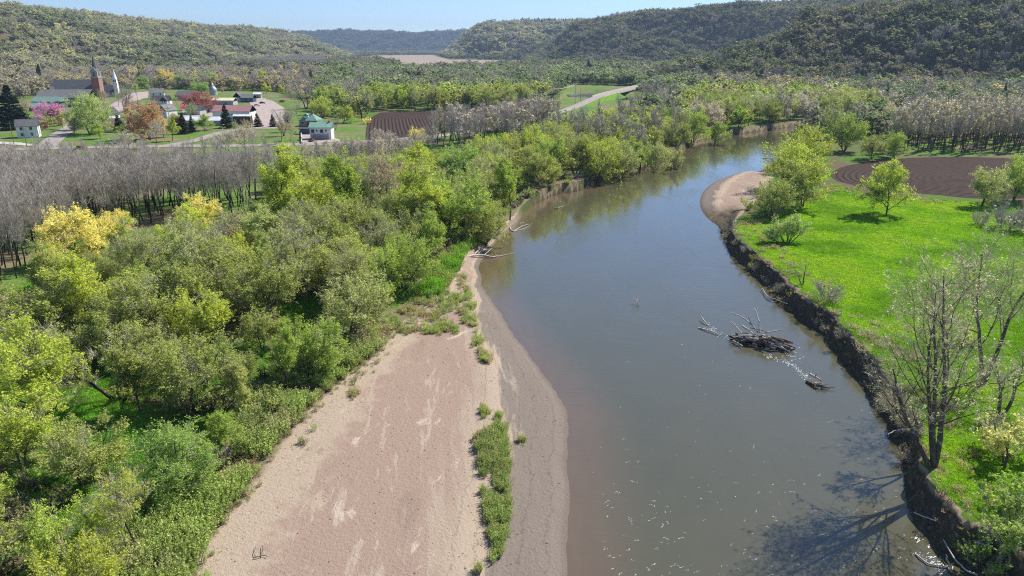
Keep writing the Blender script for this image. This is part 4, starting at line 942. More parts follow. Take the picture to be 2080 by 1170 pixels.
# ---------------------------------------------------------------- road surfaces
M['asphalt'] = plain('asphalt', (.33, .29, .275), .9, .15, .18, .6)
M['asphalt_new'] = plain('asphalt_new', (.16, .155, .16), .9, .15, .15, .6)
M['gravel_lot'] = plain('gravel_lot', (.40, .335, .31), .95, .1, .16, .5)
M['concrete'] = plain('concrete', (.52, .49, .44), .85, .15, .12, .8)
M['line_paint'] = plain('line_paint', (.62, .52, .22), .8, .2, .1, 2)
def strip_mesh(name, line, w, dz, mat, off=0.0, zf=None):
    line = densify(line, 4.0); P = np.array(line); T_ = np.gradient(P, axis=0); T_ /= np.linalg.norm(T_, axis=1, keepdims=True) + 1e-9
    Nn = np.stack([-T_[:, 1], T_[:, 0]], -1); V = []
    for (x, y), n_ in zip(P, Nn):
        for s in (-1, 0, 1):
            a, b = x + n_[0] * (off + s * w / 2), y + n_[1] * (off + s * w / 2)
            V.append((a, b, (max(ground_z(a, b), ground_z(x, y)) if zf is None else zf(x, y)) + dz))
    n = len(P); q = [(3 * i + k, 3 * i + 3 + k, 3 * i + 4 + k, 3 * i + 1 + k) for i in range(n - 1) for k in (0, 1)]
    q = [tuple(reversed(f)) for f in q]
    return link(name, mesh_np(name, V, q), [mat])
def road_rise(x, y):
    d = y - 500; z = ground_z(x, y) if y < 470 else GZ
    return max(z, GZ) + 2.6 * float(sstep(np.array(d), 0, 110))
for i, (ln, w, nm_) in enumerate(ROADS):
    if i == 0:
        tag(strip_mesh('road', ln, w, .14, M['asphalt'], 0, road_rise), kind='structure')
        for off in (-.16, .16): tag(strip_mesh('road_marking', [p for p in ln if p[1] > 250 and p[0] > -120], .13, .16, M['line_paint'], off, road_rise), kind='structure')
        # grassy bank that carries the road up to the bridge
        bl = [p for p in densify(ln, 4) if 470 < p[1] < 640]
        P = np.array(bl); T_ = np.gradient(P, axis=0); T_ /= np.linalg.norm(T_, axis=1, keepdims=True); Nn = np.stack([-T_[:, 1], T_[:, 0]], -1); V = []
        for (x, y), n_ in zip(P, Nn):
            for s, k in ((-12, 0), (-5, 1), (5, 1), (12, 0)): V.append((x + n_[0] * s, y + n_[1] * s, road_rise(x, y) + .02 if k else 1.6))
        q = [tuple(reversed((4 * j + k, 4 * j + 4 + k, 4 * j + 5 + k, 4 * j + 1 + k))) for j in range(len(P) - 1) for k in range(3)]
        M['bank_grass'] = plain('bank_grass', (.12, .25, .02), .95, .1, .3, .8)
        tag(link('road_embankment', mesh_np('road_embankment', V, q), [M['bank_grass']]), kind='structure')
    else: tag(strip_mesh('road', ln, w, .10 + .012 * i, M['asphalt']), kind='structure')
def slab(name, pix, dz, mat):
    c = [at(x, y) for x, y in pix]; me = bpy.data.meshes.new(name)
    me.from_pydata([(x, y, GZ + dz) for x, y in c], [], [list(range(len(c)))]); me.update()
    o = link(name, me, [mat])
    if me.polygons[0].normal.z < 0: me.flip_normals()
    return tag(o, kind='structure')
slab('parking_lot', [(515, 262), (510, 215), (505, 206), (530, 199), (556, 206), (580, 222), (585, 248), (560, 262)], .19, M['gravel_lot'])
slab('gravel_lot', [(222, 232), (224, 214), (238, 204), (265, 189), (302, 186), (300, 200), (262, 208), (250, 222)], .175, M['gravel_lot'])
slab('yard', [(614, 292), (612, 268), (640, 270), (690, 284), (690, 289)], .165, M['gravel_lot'])
slab('driveway', [(128, 232), (118, 222), (138, 220), (152, 229)], .18, M['asphalt_new'])
slab('side_road', [(0, 288), (40, 290), (66, 294), (66, 297), (0, 293), (-40, 291)], .155, M['concrete'])
slab('shed_yard', [(370, 222), (432, 222), (436, 236), (372, 240)], .16, M['gravel_lot'])
# ---------------------------------------------------------------- thickets, tufts, reeds (stuff)
def clump_mesh(name, seed, n, h, rad, leaves, lsize, w, mats, lean=.25):
    r = np.random.default_rng(seed); a = r.uniform(0, 6.28, n); q = np.sqrt(r.uniform(0, 1, n)) * rad
    P = np.stack([np.cos(a) * q, np.sin(a) * q, np.zeros(n)], -1); D = np.stack([np.cos(a) * lean, np.sin(a) * lean, np.ones(n)], -1) + r.normal(0, .13, (n, 3)); D /= np.linalg.norm(D, axis=1, keepdims=True)
    L = h * r.uniform(.6, 1.1, n); V4, T4 = ribbons(P, D, L, w, r); parts = [(V4, None, T4, 1)]
    if leaves:
        i = r.integers(0, n, leaves); u = r.uniform(.3, 1, (leaves, 1)); LP_ = P[i] + D[i] * L[i][:, None] * u + r.normal(0, .06, (leaves, 3))
        V5, Q5 = leaf_quads(LP_, lsize, r, .1); parts.append((V5, Q5, None, 0))
    V, Q, T, qm, tm = join(parts); me = mesh_np(name, V, Q, T, False, qm, tm)
    for m in mats: me.materials.append(M[m])
    vattr(me, 'var', r.uniform(0, 1, len(Q) + len(T)).astype(np.float32), 'FACE'); return proto(name, me)
M['stem_brown'] = plain('stem_brown', (.19, .14, .095), .95, .1, .3, 1)
WIL = [clump_mesh('willow_shoots%d' % i, 400 + i, 26, 2.0, .55, 420, .17, .014, ('leaf_far', 'stem_brown'), .18) for i in range(3)]
TUF = [clump_mesh('tuft%d' % i, 410 + i, 46, .34, .30, 0, 0, .018, ('leaf_far', 'leaf_far'), .55) for i in range(3)]
WEED = [clump_mesh('weed%d' % i, 420 + i, 30, .9, .45, 130, .13, .012, ('leaf_far', 'stem_brown'), .4) for i in range(2)]
def area_points(poly, s, seed, keep=None):
    A = spots(poly, s, seed, .6); x, y = A[:, 0], A[:, 1]; px, py, zc = proj(x, y, GZ); m = (px > -120) & (px < 2560) & (py < 1330)
    if keep is not None: m &= keep(x, y)
    return x[m], y[m]
def cover(name, label, x, y, protos, smin, smax, tints, seed, hx=1.0, sink=.02):
    r = np.random.default_rng(seed); n = len(x); s = r.uniform(smin, smax, n); ti = np.clip((vnoise(x / 7, y / 7, seed) * 1.3 - .15 + r.normal(0, .14, n)) * len(tints), 0, len(tints) - 1).astype(int); t = np.array(tints)[ti] * r.uniform(.78, 1.22, (n, 1))
    z = grid_look(Z, x, y) - sink
    return scatter(name, np.stack([x, y, z], -1), r.uniform(0, 6.28, n), np.stack([s * r.uniform(.8, 1.3, n), s * r.uniform(.8, 1.3, n), s * hx * r.uniform(.8, 1.2, n)], -1), r.integers(0, len(protos), n), t, protos, label)
# willow shoots between the sand and the woods
band = [at(x, y, 1.4) for x, y in [(390, 1190), (410, 1115), (448, 1056), (508, 972), (552, 915), (600, 858), (650, 812), (700, 766), (745, 728), (805, 686), (850, 668), (905, 672), (945, 668), (965, 640), (955, 590), (945, 555), (900, 560), (860, 600), (790, 640), (700, 700), (620, 740), (560, 790), (480, 850), (400, 950), (300, 1030), (200, 1110), (60, 1300), (330, 1330)]]
x, y = area_points(band, .72, 51, lambda x, y: (vnoise(x / 3.2, y / 3.2, 6) > .30) & ((proj(x, y, 1.4)[1] > 690) | (vnoise(x / 2.2, y / 2.2, 7) > .40)))
pyb = proj(x, y, 1.4)[1]; lowp = pyb < 700
cover('willow_thicket', 'dense thicket of young green willow shoots along the sandbar', x[~lowp], y[~lowp], WIL, .55, 1.15, [(.21, .265, .075), (.24, .29, .085), (.185, .235, .07), (.26, .26, .12)], 52)
cover('weed_patch', 'low green and brown weeds on the sandy flat beside the woods', x[lowp], y[lowp], WIL + WEED, .3, .62, [(.22, .27, .08), (.20, .255, .075), (.27, .25, .13)], 53)
x, y = area_points(band, .9, 58, lambda x, y: vnoise(x / 2.6, y / 2.6, 16) < .42)
cover('dry_weeds', 'dry straw-coloured weeds among the willow shoots', x, y, WEED, .5, .95, [(.30, .24, .13), (.24, .21, .11)], 59)
edge_l = densify([at(x, y, 1.3) for x, y in [(372, 1190), (402, 1118), (440, 1058), (500, 975), (545, 915), (592, 858), (640, 815), (690, 768), (740, 730), (780, 690), (820, 655)]], .35)
re_ = random.Random(12); A = np.array([(x + abs(re_.gauss(0, 1.5)) * (.3 + 1.4 * vnoise(x / 4, y / 4, 2)) - .6, y + re_.gauss(0, .5)) for x, y in edge_l for _ in range(4)])
A = A[vnoise(A[:, 0] / 1.5, A[:, 1] / 1.5, 29) > .42]
cover('edge_weeds', 'ragged weeds and dead stalks spreading from the thicket onto the sand', A[:, 0], A[:, 1], WIL + WEED + WEED, .18, .5, [(.20, .25, .075), (.25, .23, .12), (.17, .22, .06), (.22, .18, .11)], 57)
shore_w = [at(x, y, 1.4) for x, y in [(840, 610), (880, 545), (935, 503), (985, 484), (1010, 470), (1000, 478), (945, 515), (932, 545), (900, 598)]]
x, y = area_points(shore_w, .6, 74, lambda x, y: vnoise(x / 2, y / 2, 31) > .3)
cover('shore_grass', 'fresh grass on the shore at the bend below the woods', x, y, TUF + WIL, .5, 1.1, [(.10, .22, .02), (.14, .27, .03), (.20, .24, .06)], 75)
# the strip of grass on the sandbar
strip_g = [at(x, y, .9) for x, y in [(964, 892), (985, 884), (1012, 862), (1028, 868), (1030, 905), (1036, 950), (1030, 985), (1038, 1030), (1030, 1075), (1020, 1112), (1008, 1146), (996, 1130), (988, 1080), (980, 1000), (974, 940)]]
x, y = area_points(strip_g, .34, 54, lambda x, y: vnoise(x / 1.1, y / 1.1, 8) > .36)
cover('grass_strip', 'strip of tall green grass growing on the sandbar', x, y, WIL, .30, .55, [(.20, .25, .075), (.23, .265, .085), (.17, .22, .065), (.26, .24, .11)], 55)
sp = [(985, 842, 8), (980, 838, 6), (975, 690, 9), (968, 700, 6), (985, 728, 10), (978, 715, 8), (990, 738, 6), (720, 806, 9), (930, 610, 9), (940, 640, 12), (955, 625, 12), (950, 595, 10), (865, 675, 12), (890, 668, 12), (880, 678, 10), (1015, 850, 5), (905, 672, 8), (925, 676, 8), (958, 655, 8), (965, 662, 6), (970, 1160, 4), (1060, 892, 6)]
r_ = random.Random(5); pts = []
for px_, py_, r in sp:
    for _ in range(int(r * 2.4)): pts.append(at(px_ + r_.gauss(0, r * .55), py_ + r_.gauss(0, r * .5), .9))
A = np.array(pts); cover('sandbar_tufts', 'scattered green and brown tufts on the sandbar', A[:, 0], A[:, 1], WIL + WEED, .25, .5, [(.25, .32, .08), (.29, .27, .13), (.22, .28, .07)], 56)
# meadow turf: tufts that give the grass its nap
def meadow_keep(x, y):
    return (grid_look(s_mead, x, y) > -1.2) & (grid_look(tb, x, y) > .995) & (vnoise(x / 1.3, y / 1.3, 3) > .25) & (np.random.default_rng(1).uniform(0, 1, len(x)) < np.clip(150 / np.maximum(y, 40), .25, 1) ** 1.3)
x, y = area_points(meadow_poly, .44, 61, meadow_keep)
cover('meadow_grass', 'fresh bright grass of the meadow', x, y, TUF, .5, 1.15, [(.105, .21, .011), (.145, .275, .012), (.18, .31, .014), (.215, .315, .022)], 62, 1.0)
x, y = area_points(meadow_poly, .8, 63, lambda x, y: (grid_look(s_mead, x, y) > -.2) & (grid_look(s_mead, x, y) < 5.5) & (vnoise(x / 1.9, y / 1.9, 15) > .52))
cover('dead_grass', 'straw-coloured dead grass along the edge of the meadow', x, y, TUF + WEED, .5, 1.0, [(.30, .25, .15), (.27, .225, .12)], 64)
# ground cover in the woods
GP = np.concatenate([np.stack([gx_ + np.random.default_rng(5).normal(0, gr_ * .5, 260), gy_ + np.random.default_rng(6).normal(0, gr_ * .5, 260)], -1) for gx_, gy_, gr_ in GLADES])
cover('glade_grass', 'bright grass in the sunlit openings of the left woods', GP[:, 0], GP[:, 1], TUF, .9, 1.9, [(.085, .20, .018), (.11, .25, .025), (.14, .27, .03)], 69)
x, y = area_points(woods, 1.15, 65, lambda x, y: (y < 190) & (vnoise(x / 5, y / 5, 12) > .52))
cover('woodland_herbs', 'bright green herbs on the woodland floor', x, y, TUF, .9, 1.9, [(.08, .19, .016), (.11, .23, .022), (.07, .16, .015)], 66)
x, y = area_points(woods, 3.2, 67, lambda x, y: (y < 200) & (vnoise(x / 7, y / 7, 19) > .45) & np.all([(x - a_) ** 2 + (y - b_) ** 2 > (c_ * .8) ** 2 for a_, b_, c_ in GLADES], 0))
UND = [far_tree('thicket%d' % i, 430 + i, 2.6, 1.6, 420, .26, stems=5, lean=.7, trunk=.15, nch=(6, 4), spread=.18, twigs=160, tw=.012, tlen=.6) for i in range(3)]
cover('undergrowth', 'low leafy undergrowth between the trees of the woods', x, y, UND, .55, 1.2, [(.22, .25, .06), (.18, .23, .055), (.21, .20, .09), (.20, .17, .11)], 68)

# ---------------------------------------------------------------- big bare cottonwoods on the right bank
def hero_tree(key, seed, H, **kw):
    lv = kw.pop('leaves', 6000); tw = kw.pop('twigs', 8000)
    S = skeleton(seed, H, None, **kw); kind(key, 'cottonwood_tree', H, 1.0, tree_meshes(key, S, seed, leaves=lv, lsize=.17, spread=.25, twigs=tw, tlen=.9, tw=.011, bark='bark', twig='twig_pale', split=3, up=.3, clump=.3))
def put_hero(key, px, py, label, tint=(.36, .35, .20), g=2.9, rz=0.0, cat='tree', s=1.0):
    name, H0, R0, (tm, cm) = KIND[key]; x, y = at(px, py, g); o = empty(name, (x, y, ground_z(x, y) - .15), rz); o.scale = (s, s, s)
    link('trunk', tm, (), o); c = link('crown', cm, (), o); c.color = (*tint, 1); tag(o, label, cat); TREES.append((x, y, 4)); return o
hero_tree('cw_main', 501, 24, stems=4, dirs=[(-.70, -.05, 1), (-.26, -.10, 1), (.04, .06, 1), (-.10, .25, 1)], lens=[.66, .95, 1.0, .85], trunk=.22, nch=(11, 8, 6, 4), ang=(.72, .78, .85, .85), ratio=(.58, .52, .5, .5), trop=(.045, .03, .03), wig=.085, r0=.29, top=.84, thin=.46, leaves=5600, twigs=8000)
hero_tree('cw_right', 502, 22, stems=2, dirs=[(-.25, .05, 1), (.22, .05, 1)], lens=[.95, 1.0], trunk=.26, nch=(11, 8, 6, 4), ang=(.72, .78, .85, .85), ratio=(.56, .52, .5, .5), trop=(.045, .03, .03), wig=.09, r0=.33, top=.84, thin=.46, leaves=4000, twigs=7500)
hero_tree('cw_fork', 503, 11, stems=2, dirs=[(-.28, 0, 1), (.45, .1, 1)], lens=[.8, 1], trunk=.3, nch=(7, 6, 5), ang=(.6, .7, .8), ratio=(.5, .5, .5), trop=(.04, .06, .05), wig=.15, r0=.26, leaves=1200, twigs=1500)
hero_tree('cw_lean', 504, 10, stems=2, dirs=[(-.75, .1, 1), (-.5, -.25, 1)], lens=[1, .8], trunk=.3, nch=(8, 6, 5), ang=(.6, .7, .8), ratio=(.45, .5, .5), trop=(.03, .06, .05), wig=.13, r0=.20, leaves=700, twigs=2200)
put_hero('cw_main', 1898, 950, 'tallest bare cottonwood with three dark stems at the edge of the right bank')
put_hero('cw_right', 2000, 772, 'bare cottonwood with a thick trunk leaning to the right edge of the meadow')
put_hero('cw_fork', 2030, 848, 'small dark forked tree between the cottonwoods at the right edge')
put_hero('cw_lean', 1868, 905, 'bare tree leaning out over the dark bank left of the tallest cottonwood', g=2.6)
put_hero('cw_fork', 2040, 950, 'dark-stemmed small tree holding a pale leafy crown near the right edge', (.40, .42, .14), s=.62, rz=1.0)
# fan-shaped willow, dead saplings and bushes along the meadow edge
S = skeleton(511, 7, None, stems=9, dirs=[(-1.5, .1, .55), (-1.1, -.2, .8), (-.7, .3, 1), (-.3, -.2, 1), (0, .2, 1), (.3, 0, 1), (.6, .3, 1), (.9, -.1, .9), (-1.7, -.3, .35)], lens=[1, 1, .95, .9, 1, .9, 1, .95, .95], trunk=.25, nch=(10, 6, 4), ang=(.7, .6, .7), ratio=(.42, .45, .5), trop=(.10, .16, .08), wig=.10, r0=.11, thin=.5)
kind('FW', 'willow_tree', 7, 1, tree_meshes('fan_willow', S, 511, leaves=11000, lsize=.19, spread=.26, twigs=3000, tlen=.9, tw=.012, bark='bark', twig='twig_pale', up=.8, clump=.3))
x_, y_ = at(1600, 492, 2.9); o = empty('willow_tree', (x_, y_, ground_z(x_, y_) - .1)); o.scale = (1.15, 1.15, 1.1); link('trunk', KIND['FW'][3][0], (), o); c = link('crown', KIND['FW'][3][1], (), o); c.color = (.27, .35, .10, 1)
tag(o, 'fan-shaped willow with many curved stems alone on the meadow near the bank', 'tree'); TREES.append((x_, y_, 5))
S = skeleton(512, 6.5, None, stems=2, dirs=[(.1, 0, 1), (.5, .1, 1)], trunk=.3, nch=(6, 5), ang=(.7, .8), ratio=(.5, .5), wig=.15, r0=.12); kind('DS', 'dead_sapling', 6.5, 1, tree_meshes('dead_sapling', S, 1, leaves=0, twigs=260, tlen=.6, tw=.012, bark='bark', minlev=1, split=1))
def small(key, px, py, g, s, label, tint=GRY, cat='tree', nm=None):
    name, H0, R0, (tm, cm) = KIND[key]; x, y = at(px, py, g); o = empty(nm or name, (x, y, ground_z(x, y) - .05), RN.uniform(0, 6)); o.scale = (s, s, s)
    link('stems' if 'shrub' in name else 'trunk', tm, (), o); c = link('crown', cm, (), o); c.color = (*tint, 1); return tag(o, label, cat)
small('DS', 1632, 578, 3.0, 1.0, 'thin leafless sapling leaning on the lip of the cut bank'); small('DS', 1490, 462, 2.2, .75, 'small leafless tree at the gravel bar end of the bank')
small('D0', 1682, 612, 3.0, 1.15, 'spiky bare bush on the meadow edge below the sapling', GRY, 'bush')
small('D1', 2040, 462, 2.9, 2.1, 'large dark tangle of bare brush at the right edge of the meadow', GRY, 'bush'); small('D0', 1990, 455, 2.9, 1.2, 'bare brush at the left end of the dark tangle', GRY, 'bush'); small('D0', 2085, 470, 2.9, 1.9, 'bare brush cut by the right edge behind the cottonwoods', GRY, 'bush')
small('U0', 1520, 425, 2.0, .9, 'green bush on the gravel bar below the willow clump', (.26, .30, .07), 'bush'); small('D1', 1530, 392, 1.8, .8, 'bare bush at the back of the gravel bar', GRY, 'bush')
small('U1', 2030, 925, 3, 1.5, 'pale green leafy bush under the small dark-stemmed tree', (.42, .42, .14), 'bush'); small('U2', 2050, 1100, 3, 1.5, 'olive-green bush in the bottom right corner', (.24, .30, .08), 'bush'); small('U0', 2085, 1040, 3, 1.3, 'green bush cut by the right edge above the corner', (.22, .30, .06), 'bush'); small('U1', 1965, 700, 3, .8, 'small pale bush beside the right cottonwood trunk', (.34, .36, .14), 'bush'); small('U2', 2010, 1125, 2.2, .9, 'low olive bush overhanging the corner of the dark bank', (.20, .27, .06), 'bush')
# brush clinging to the dark bank
rb_ = random.Random(77); wl_ = densify([at(a, b, 0) for a, b in RB[2:25]], 2.0); k = 0
for (x, y) in wl_:
    for _ in range(2):
        if rb_.random() < .62: continue
        ax, ay = x + rb_.uniform(.3, 4.0), y + rb_.uniform(-1, 1)
        z = ground_z(ax, ay)
        if z < .15 or z > 2.4: continue
        key = rb_.choice(['D0', 'D1', 'D0', 'U0']); s = rb_.uniform(.28, .62) ; name, H0, R0, (tm, cm) = KIND[key]
        o = empty(name, (ax, ay, z - .05), rb_.uniform(0, 6)); o.scale = (s, s, s); link('stems', tm, (), o); c = link('crown', cm, (), o); c.color = (*jit((.24, .26, .08), .2, rb_), 1)
        tag(o, 'small leafy bush clinging to the dark cut bank' if key == 'U0' else 'small bare brush clinging to the dark cut bank', 'bush', 'leafy bushes on the right bank' if key == 'U0' else 'bare brush on the right bank'); k += 1
x, y = area_points([(p[0], p[1]) for p in tr[:21]] + [(p[0], p[1]) for p in wl_[::-1]], .9, 71, lambda x, y: (grid_look(Z, x, y) > .1) & (grid_look(tb, x, y) < .98) & (vnoise(x / 1.7, y / 1.7, 23) > .45))
cover('bank_weeds', 'dry and green weeds on the slumped bank', x, y, TUF + WEED, .5, 1.1, [(.26, .22, .12), (.18, .22, .05), (.20, .17, .10), (.34, .28, .16)], 72)

# ---------------------------------------------------------------- driftwood
def chain(pts, r0, r1, n=6):
    P = np.array(pts, float); m = len(P) - 1; rr = np.linspace(r0, r1, m + 1); S = np.array([(*P[i], *P[i + 1], rr[i], rr[i + 1], 0) for i in range(m)]); return S
def stick_pts(pix, wob=.05, seed=0, div=3):
    r = random.Random(seed); P = [(*at(px, py, z), z) for px, py, z in pix]; P = densify3(P, div); return [(a + r.gauss(0, wob), b + r.gauss(0, wob), c + r.gauss(0, wob * .5)) for a, b, c in P]
def densify3(P, k):
    out = [P[0]]
    for a, b in zip(P[:-1], P[1:]):
        for i in range(1, k + 1): out.append(tuple(a[j] + (b[j] - a[j]) * i / k for j in range(3)))
    return out
def wood(name, chains, mat, parent, loc):
    S = np.concatenate(chains).copy(); S[:, 0:3] -= np.array(loc); S[:, 3:6] -= np.array(loc); V, Q = tubes(S, 6)
    me = mesh_np(name, V, Q, None, True); return link(name, me, [M[mat]], parent)
def snag(label, loc_px, parts, cat='driftwood', name='driftwood', z=0.0):
    """parts: (part name, material, [(pixel path), r0, r1] ...)"""
    loc = (*at(*loc_px, z), z); o = empty(name, loc)
    for i, (pn, mat, sticks) in enumerate(parts):
        wood(pn, [chain(stick_pts(p, .04, i * 7 + j), r0, r1) for j, (p, r0, r1) in enumerate(sticks)], mat, o, loc)
    return tag(o, label, cat)
snag('forked pale branch standing out of the open water in mid river', (1294, 614), [('branch', 'driftwood', [([(1297, 625, -.3), (1296, 612, .8), (1293, 603, 1.3), (1295, 594, 2.0)], .09, .04)]), ('branch', 'driftwood', [([(1296, 616, .2), (1288, 607, .9), (1285, 601, 1.3)], .07, .03)]), ('branch', 'driftwood', [([(1297, 618, .1), (1299, 609, .9)], .05, .03)])])
snag('pale fallen branches floating off the left grassy bank', (1050, 464), [('branch', 'driftwood', [([(1037, 459, .5), (1036, 465, .3), (1043, 470, .1), (1055, 462, .2), (1070, 456, .3), (1081, 455, .1)], .14, .06)]), ('branch', 'driftwood', [([(1060, 460, .2), (1056, 454, .9), (1064, 451, 1.0), (1070, 455, .5)], .07, .04)]), ('branch', 'driftwood', [([(1043, 470, .1), (1060, 466, .1), (1078, 458, .05)], .08, .04)])])
snag('large grey driftwood log lying from the left shore into the water', (980, 522), [('log', 'driftwood', [([(940, 523, 1.0), (960, 519, .9), (980, 518, .6), (1000, 522, .25), (1012, 520, .1)], .28, .12)]), ('branch', 'driftwood', [([(982, 519, .5), (994, 509, .9), (1003, 502, 1.2)], .10, .05)]), ('branch', 'driftwood', [([(1008, 520, .1), (1010, 511, 1.0)], .09, .05)]), ('branch', 'driftwood', [([(1012, 521, .1), (1028, 517, .15), (1045, 515, .1)], .09, .04)]), ('branch', 'driftwood_dark', [([(985, 520, .4), (1005, 514, .6), (1014, 509, .5)], .11, .05)]), ('log', 'driftwood', [([(965, 516, .9), (975, 506, .9), (985, 497, .7)], .13, .07)])])
snag('small pale snag in the water near the left cut bank', (1132, 420), [('branch', 'driftwood', [([(1132, 425, -.2), (1134, 419, .9), (1137, 413, 1.6)], .12, .06)]), ('branch', 'driftwood', [([(1122, 421, .1), (1132, 423, .2), (1146, 417, .2)], .09, .05)])])
snag('dark snag with broken twigs upstream by the right clump', (1560, 322), [('branch', 'driftwood_dark', [([(1550, 322, .1), (1562, 322, .5), (1572, 326, .2)], .16, .08)]), ('branch', 'driftwood_dark', [([(1552, 322, .1), (1558, 316, 1.0)], .09, .05)])])
snag('dark drift logs in the water beside the right willow clump', (1570, 335), [('log', 'driftwood_dark', [([(1556, 337, .2), (1570, 333, .5), (1585, 336, .3)], .22, .12)]), ('branch', 'driftwood_dark', [([(1566, 334, .3), (1572, 329, 1.2)], .1, .05)])])
snag('pale log lying at the far left point before the inlet', (1400, 292), [('log', 'driftwood', [([(1390, 294, .4), (1402, 291, .4), (1410, 289, .2)], .22, .14)])])
# the log jam
r = random.Random(9); loc = (*at(1548, 702, 0), 0); jam = empty('log_jam', loc)
A_ = np.array(at(1492, 690, 0)); B_ = np.array(at(1600, 712, 0)); ax = (B_ - A_) / np.linalg.norm(B_ - A_); nx = np.array([-ax[1], ax[0]]); Lj = np.linalg.norm(B_ - A_)
for i in range(64):
    u = r.uniform(.05, .95); e = math.sqrt(max(0, 1 - (2 * u - 1) ** 2)); c = A_ + ax * Lj * u + nx * r.uniform(-1, 1) * 1.1 * e; hgt = r.uniform(.05, 1.5) * e * (1 - .2 * abs(r.gauss(0, 1)))
    l = r.uniform(.9, 2.6); a = r.gauss(0, .28); d = ax * math.cos(a) + nx * math.sin(a); dz = r.gauss(0, .10) * l
    P0 = (*(c - d * l / 2), hgt - dz); P1 = (*(c + d * l / 2), hgt + dz); Pm = tuple((a_ + b_) / 2 + r.gauss(0, .06) for a_, b_ in zip(P0, P1)); rad = r.uniform(.05, .17)
    wood('log', [chain(densify3([P0, Pm, P1], 2), rad, rad * r.uniform(.5, .95))], 'driftwood_dark' if r.random() < .78 else 'driftwood', jam, loc)
for p, r0, r1 in [([(1544, 682, .9), (1542, 665, 1.9), (1536, 648, 2.7), (1532, 643, 2.9)], .12, .05), ([(1536, 643, 2.9), (1538, 642, 2.95), (1539, 645, 2.8)], .05, .03), ([(1540, 681, .9), (1528, 668, 1.5), (1522, 657, 2.0)], .10, .05), ([(1527, 668, 1.5), (1512, 657, 1.9), (1495, 650, 2.1), (1489, 649, 2.1)], .08, .04), ([(1513, 685, .6), (1503, 674, 1.1), (1491, 664, 1.5)], .09, .05),
                  ([(1548, 682, .8), (1570, 679, 1.0), (1586, 677, 1.2)], .08, .05), ([(1570, 691, .7), (1594, 697, .7)], .09, .05), ([(1565, 690, .6), (1578, 700, .5)], .1, .06), ([(1432, 671, .05), (1450, 676, .15), (1472, 684, .1)], .08, .05), ([(1436, 652, .4), (1448, 666, .05)], .10, .06), ([(1495, 694, .2), (1512, 704, .25)], .10, .06)]:
    wood('branch', [chain(stick_pts(p, .03, int(p[0][0])), r0, r1)], 'driftwood', jam, loc)
jam.scale = (1.1, 1.15, 1.4)
tag(jam, 'big dark log jam with pale upright branches in the river', 'log jam')
loc = (*at(1660, 778, 0), 0); jam2 = empty('log_jam', loc)
for p, r0, r1, mt in [([(1638, 773, .2), (1655, 782, .3), (1672, 786, .3), (1684, 788, .2)], .19, .10, 'driftwood_dark'), ([(1645, 759, .7), (1655, 766, .6), (1668, 772, .4)], .16, .09, 'driftwood'), ([(1656, 766, .6), (1658, 760, 1.1)], .07, .04, 'driftwood_dark'), ([(1655, 784, .3), (1680, 781, .6)], .09, .05, 'driftwood_dark'), ([(1668, 786, .2), (1695, 787, .3)], .07, .04, 'driftwood_dark'), ([(1650, 778, .3), (1668, 779, .5)], .12, .07, 'driftwood'), ([(1668, 772, .4), (1672, 788, .2)], .12, .08, 'driftwood_dark'), ([(1660, 785, .3), (1664, 778, .7)], .1, .06, 'driftwood_dark'), ([(1648, 775, .3), (1662, 783, .5)], .13, .08, 'driftwood_dark')]:
    wood('log' if r0 > .11 else 'branch', [chain(stick_pts(p, .04, int(p[0][0])), r0, r1)], mt, jam2, loc)
tag(jam2, 'smaller dark log jam downstream of the big one', 'log jam')
# bleached limbs below the bank, bottom right
snag('long bleached limb hanging down the dark bank at the bottom right', (1930, 1080), [('branch', 'driftwood', [([(1855, 1040, .5), (1885, 1052, .9), (1915, 1064, 1.1), (1950, 1085, 1.3), (1985, 1102, 1.8), (2015, 1112, 2.3)], .06, .12)]), ('branch', 'driftwood', [([(1980, 1100, 1.7), (2010, 1095, 2.6)], .06, .03)])])
snag('bleached forked limb standing in the bottom right corner of the river', (1950, 1145), [('branch', 'driftwood', [([(1915, 1095, 1.0), (1930, 1120, .9), (1945, 1142, .8), (1965, 1160, .8), (1985, 1168, .9)], .05, .09)]), ('branch', 'driftwood', [([(1928, 1152, .1), (1925, 1140, .6), (1922, 1126, 1.3)], .07, .04)]), ('branch', 'driftwood', [([(1927, 1147, .4), (1935, 1144, .6)], .05, .03)]), ('branch', 'driftwood', [([(1860, 1126, .1), (1885, 1145, .15), (1925, 1152, .1), (1935, 1165, .1)], .07, .05)])])
snag('grey dead limb reaching from the bank below the leaning tree', (1840, 880), [('branch', 'driftwood', [([(1802, 882, .9), (1815, 876, 1.0), (1840, 872, 1.4), (1865, 876, 2.2)], .05, .10)]), ('branch', 'driftwood', [([(1806, 881, .9), (1801, 894, .3)], .04, .02)])])
snag('dead branches trailing from the slumped bank into the water', (1570, 606), [('branch', 'driftwood', [([(1548, 585, .3), (1556, 598, .5), (1563, 604, .4)], .05, .08)]), ('branch', 'driftwood', [([(1563, 604, .4), (1580, 610, .5), (1600, 617, .9)], .08, .06)]), ('branch', 'driftwood_dark', [([(1543, 590, .1), (1560, 602, .3), (1575, 598, .9)], .04, .03)])])
snag('pale limb lying across the top of the dark bank', (1780, 770), [('branch', 'driftwood', [([(1752, 754, 1.2), (1775, 765, 1.8), (1800, 776, 2.4), (1822, 782, 2.9)], .05, .10)])])
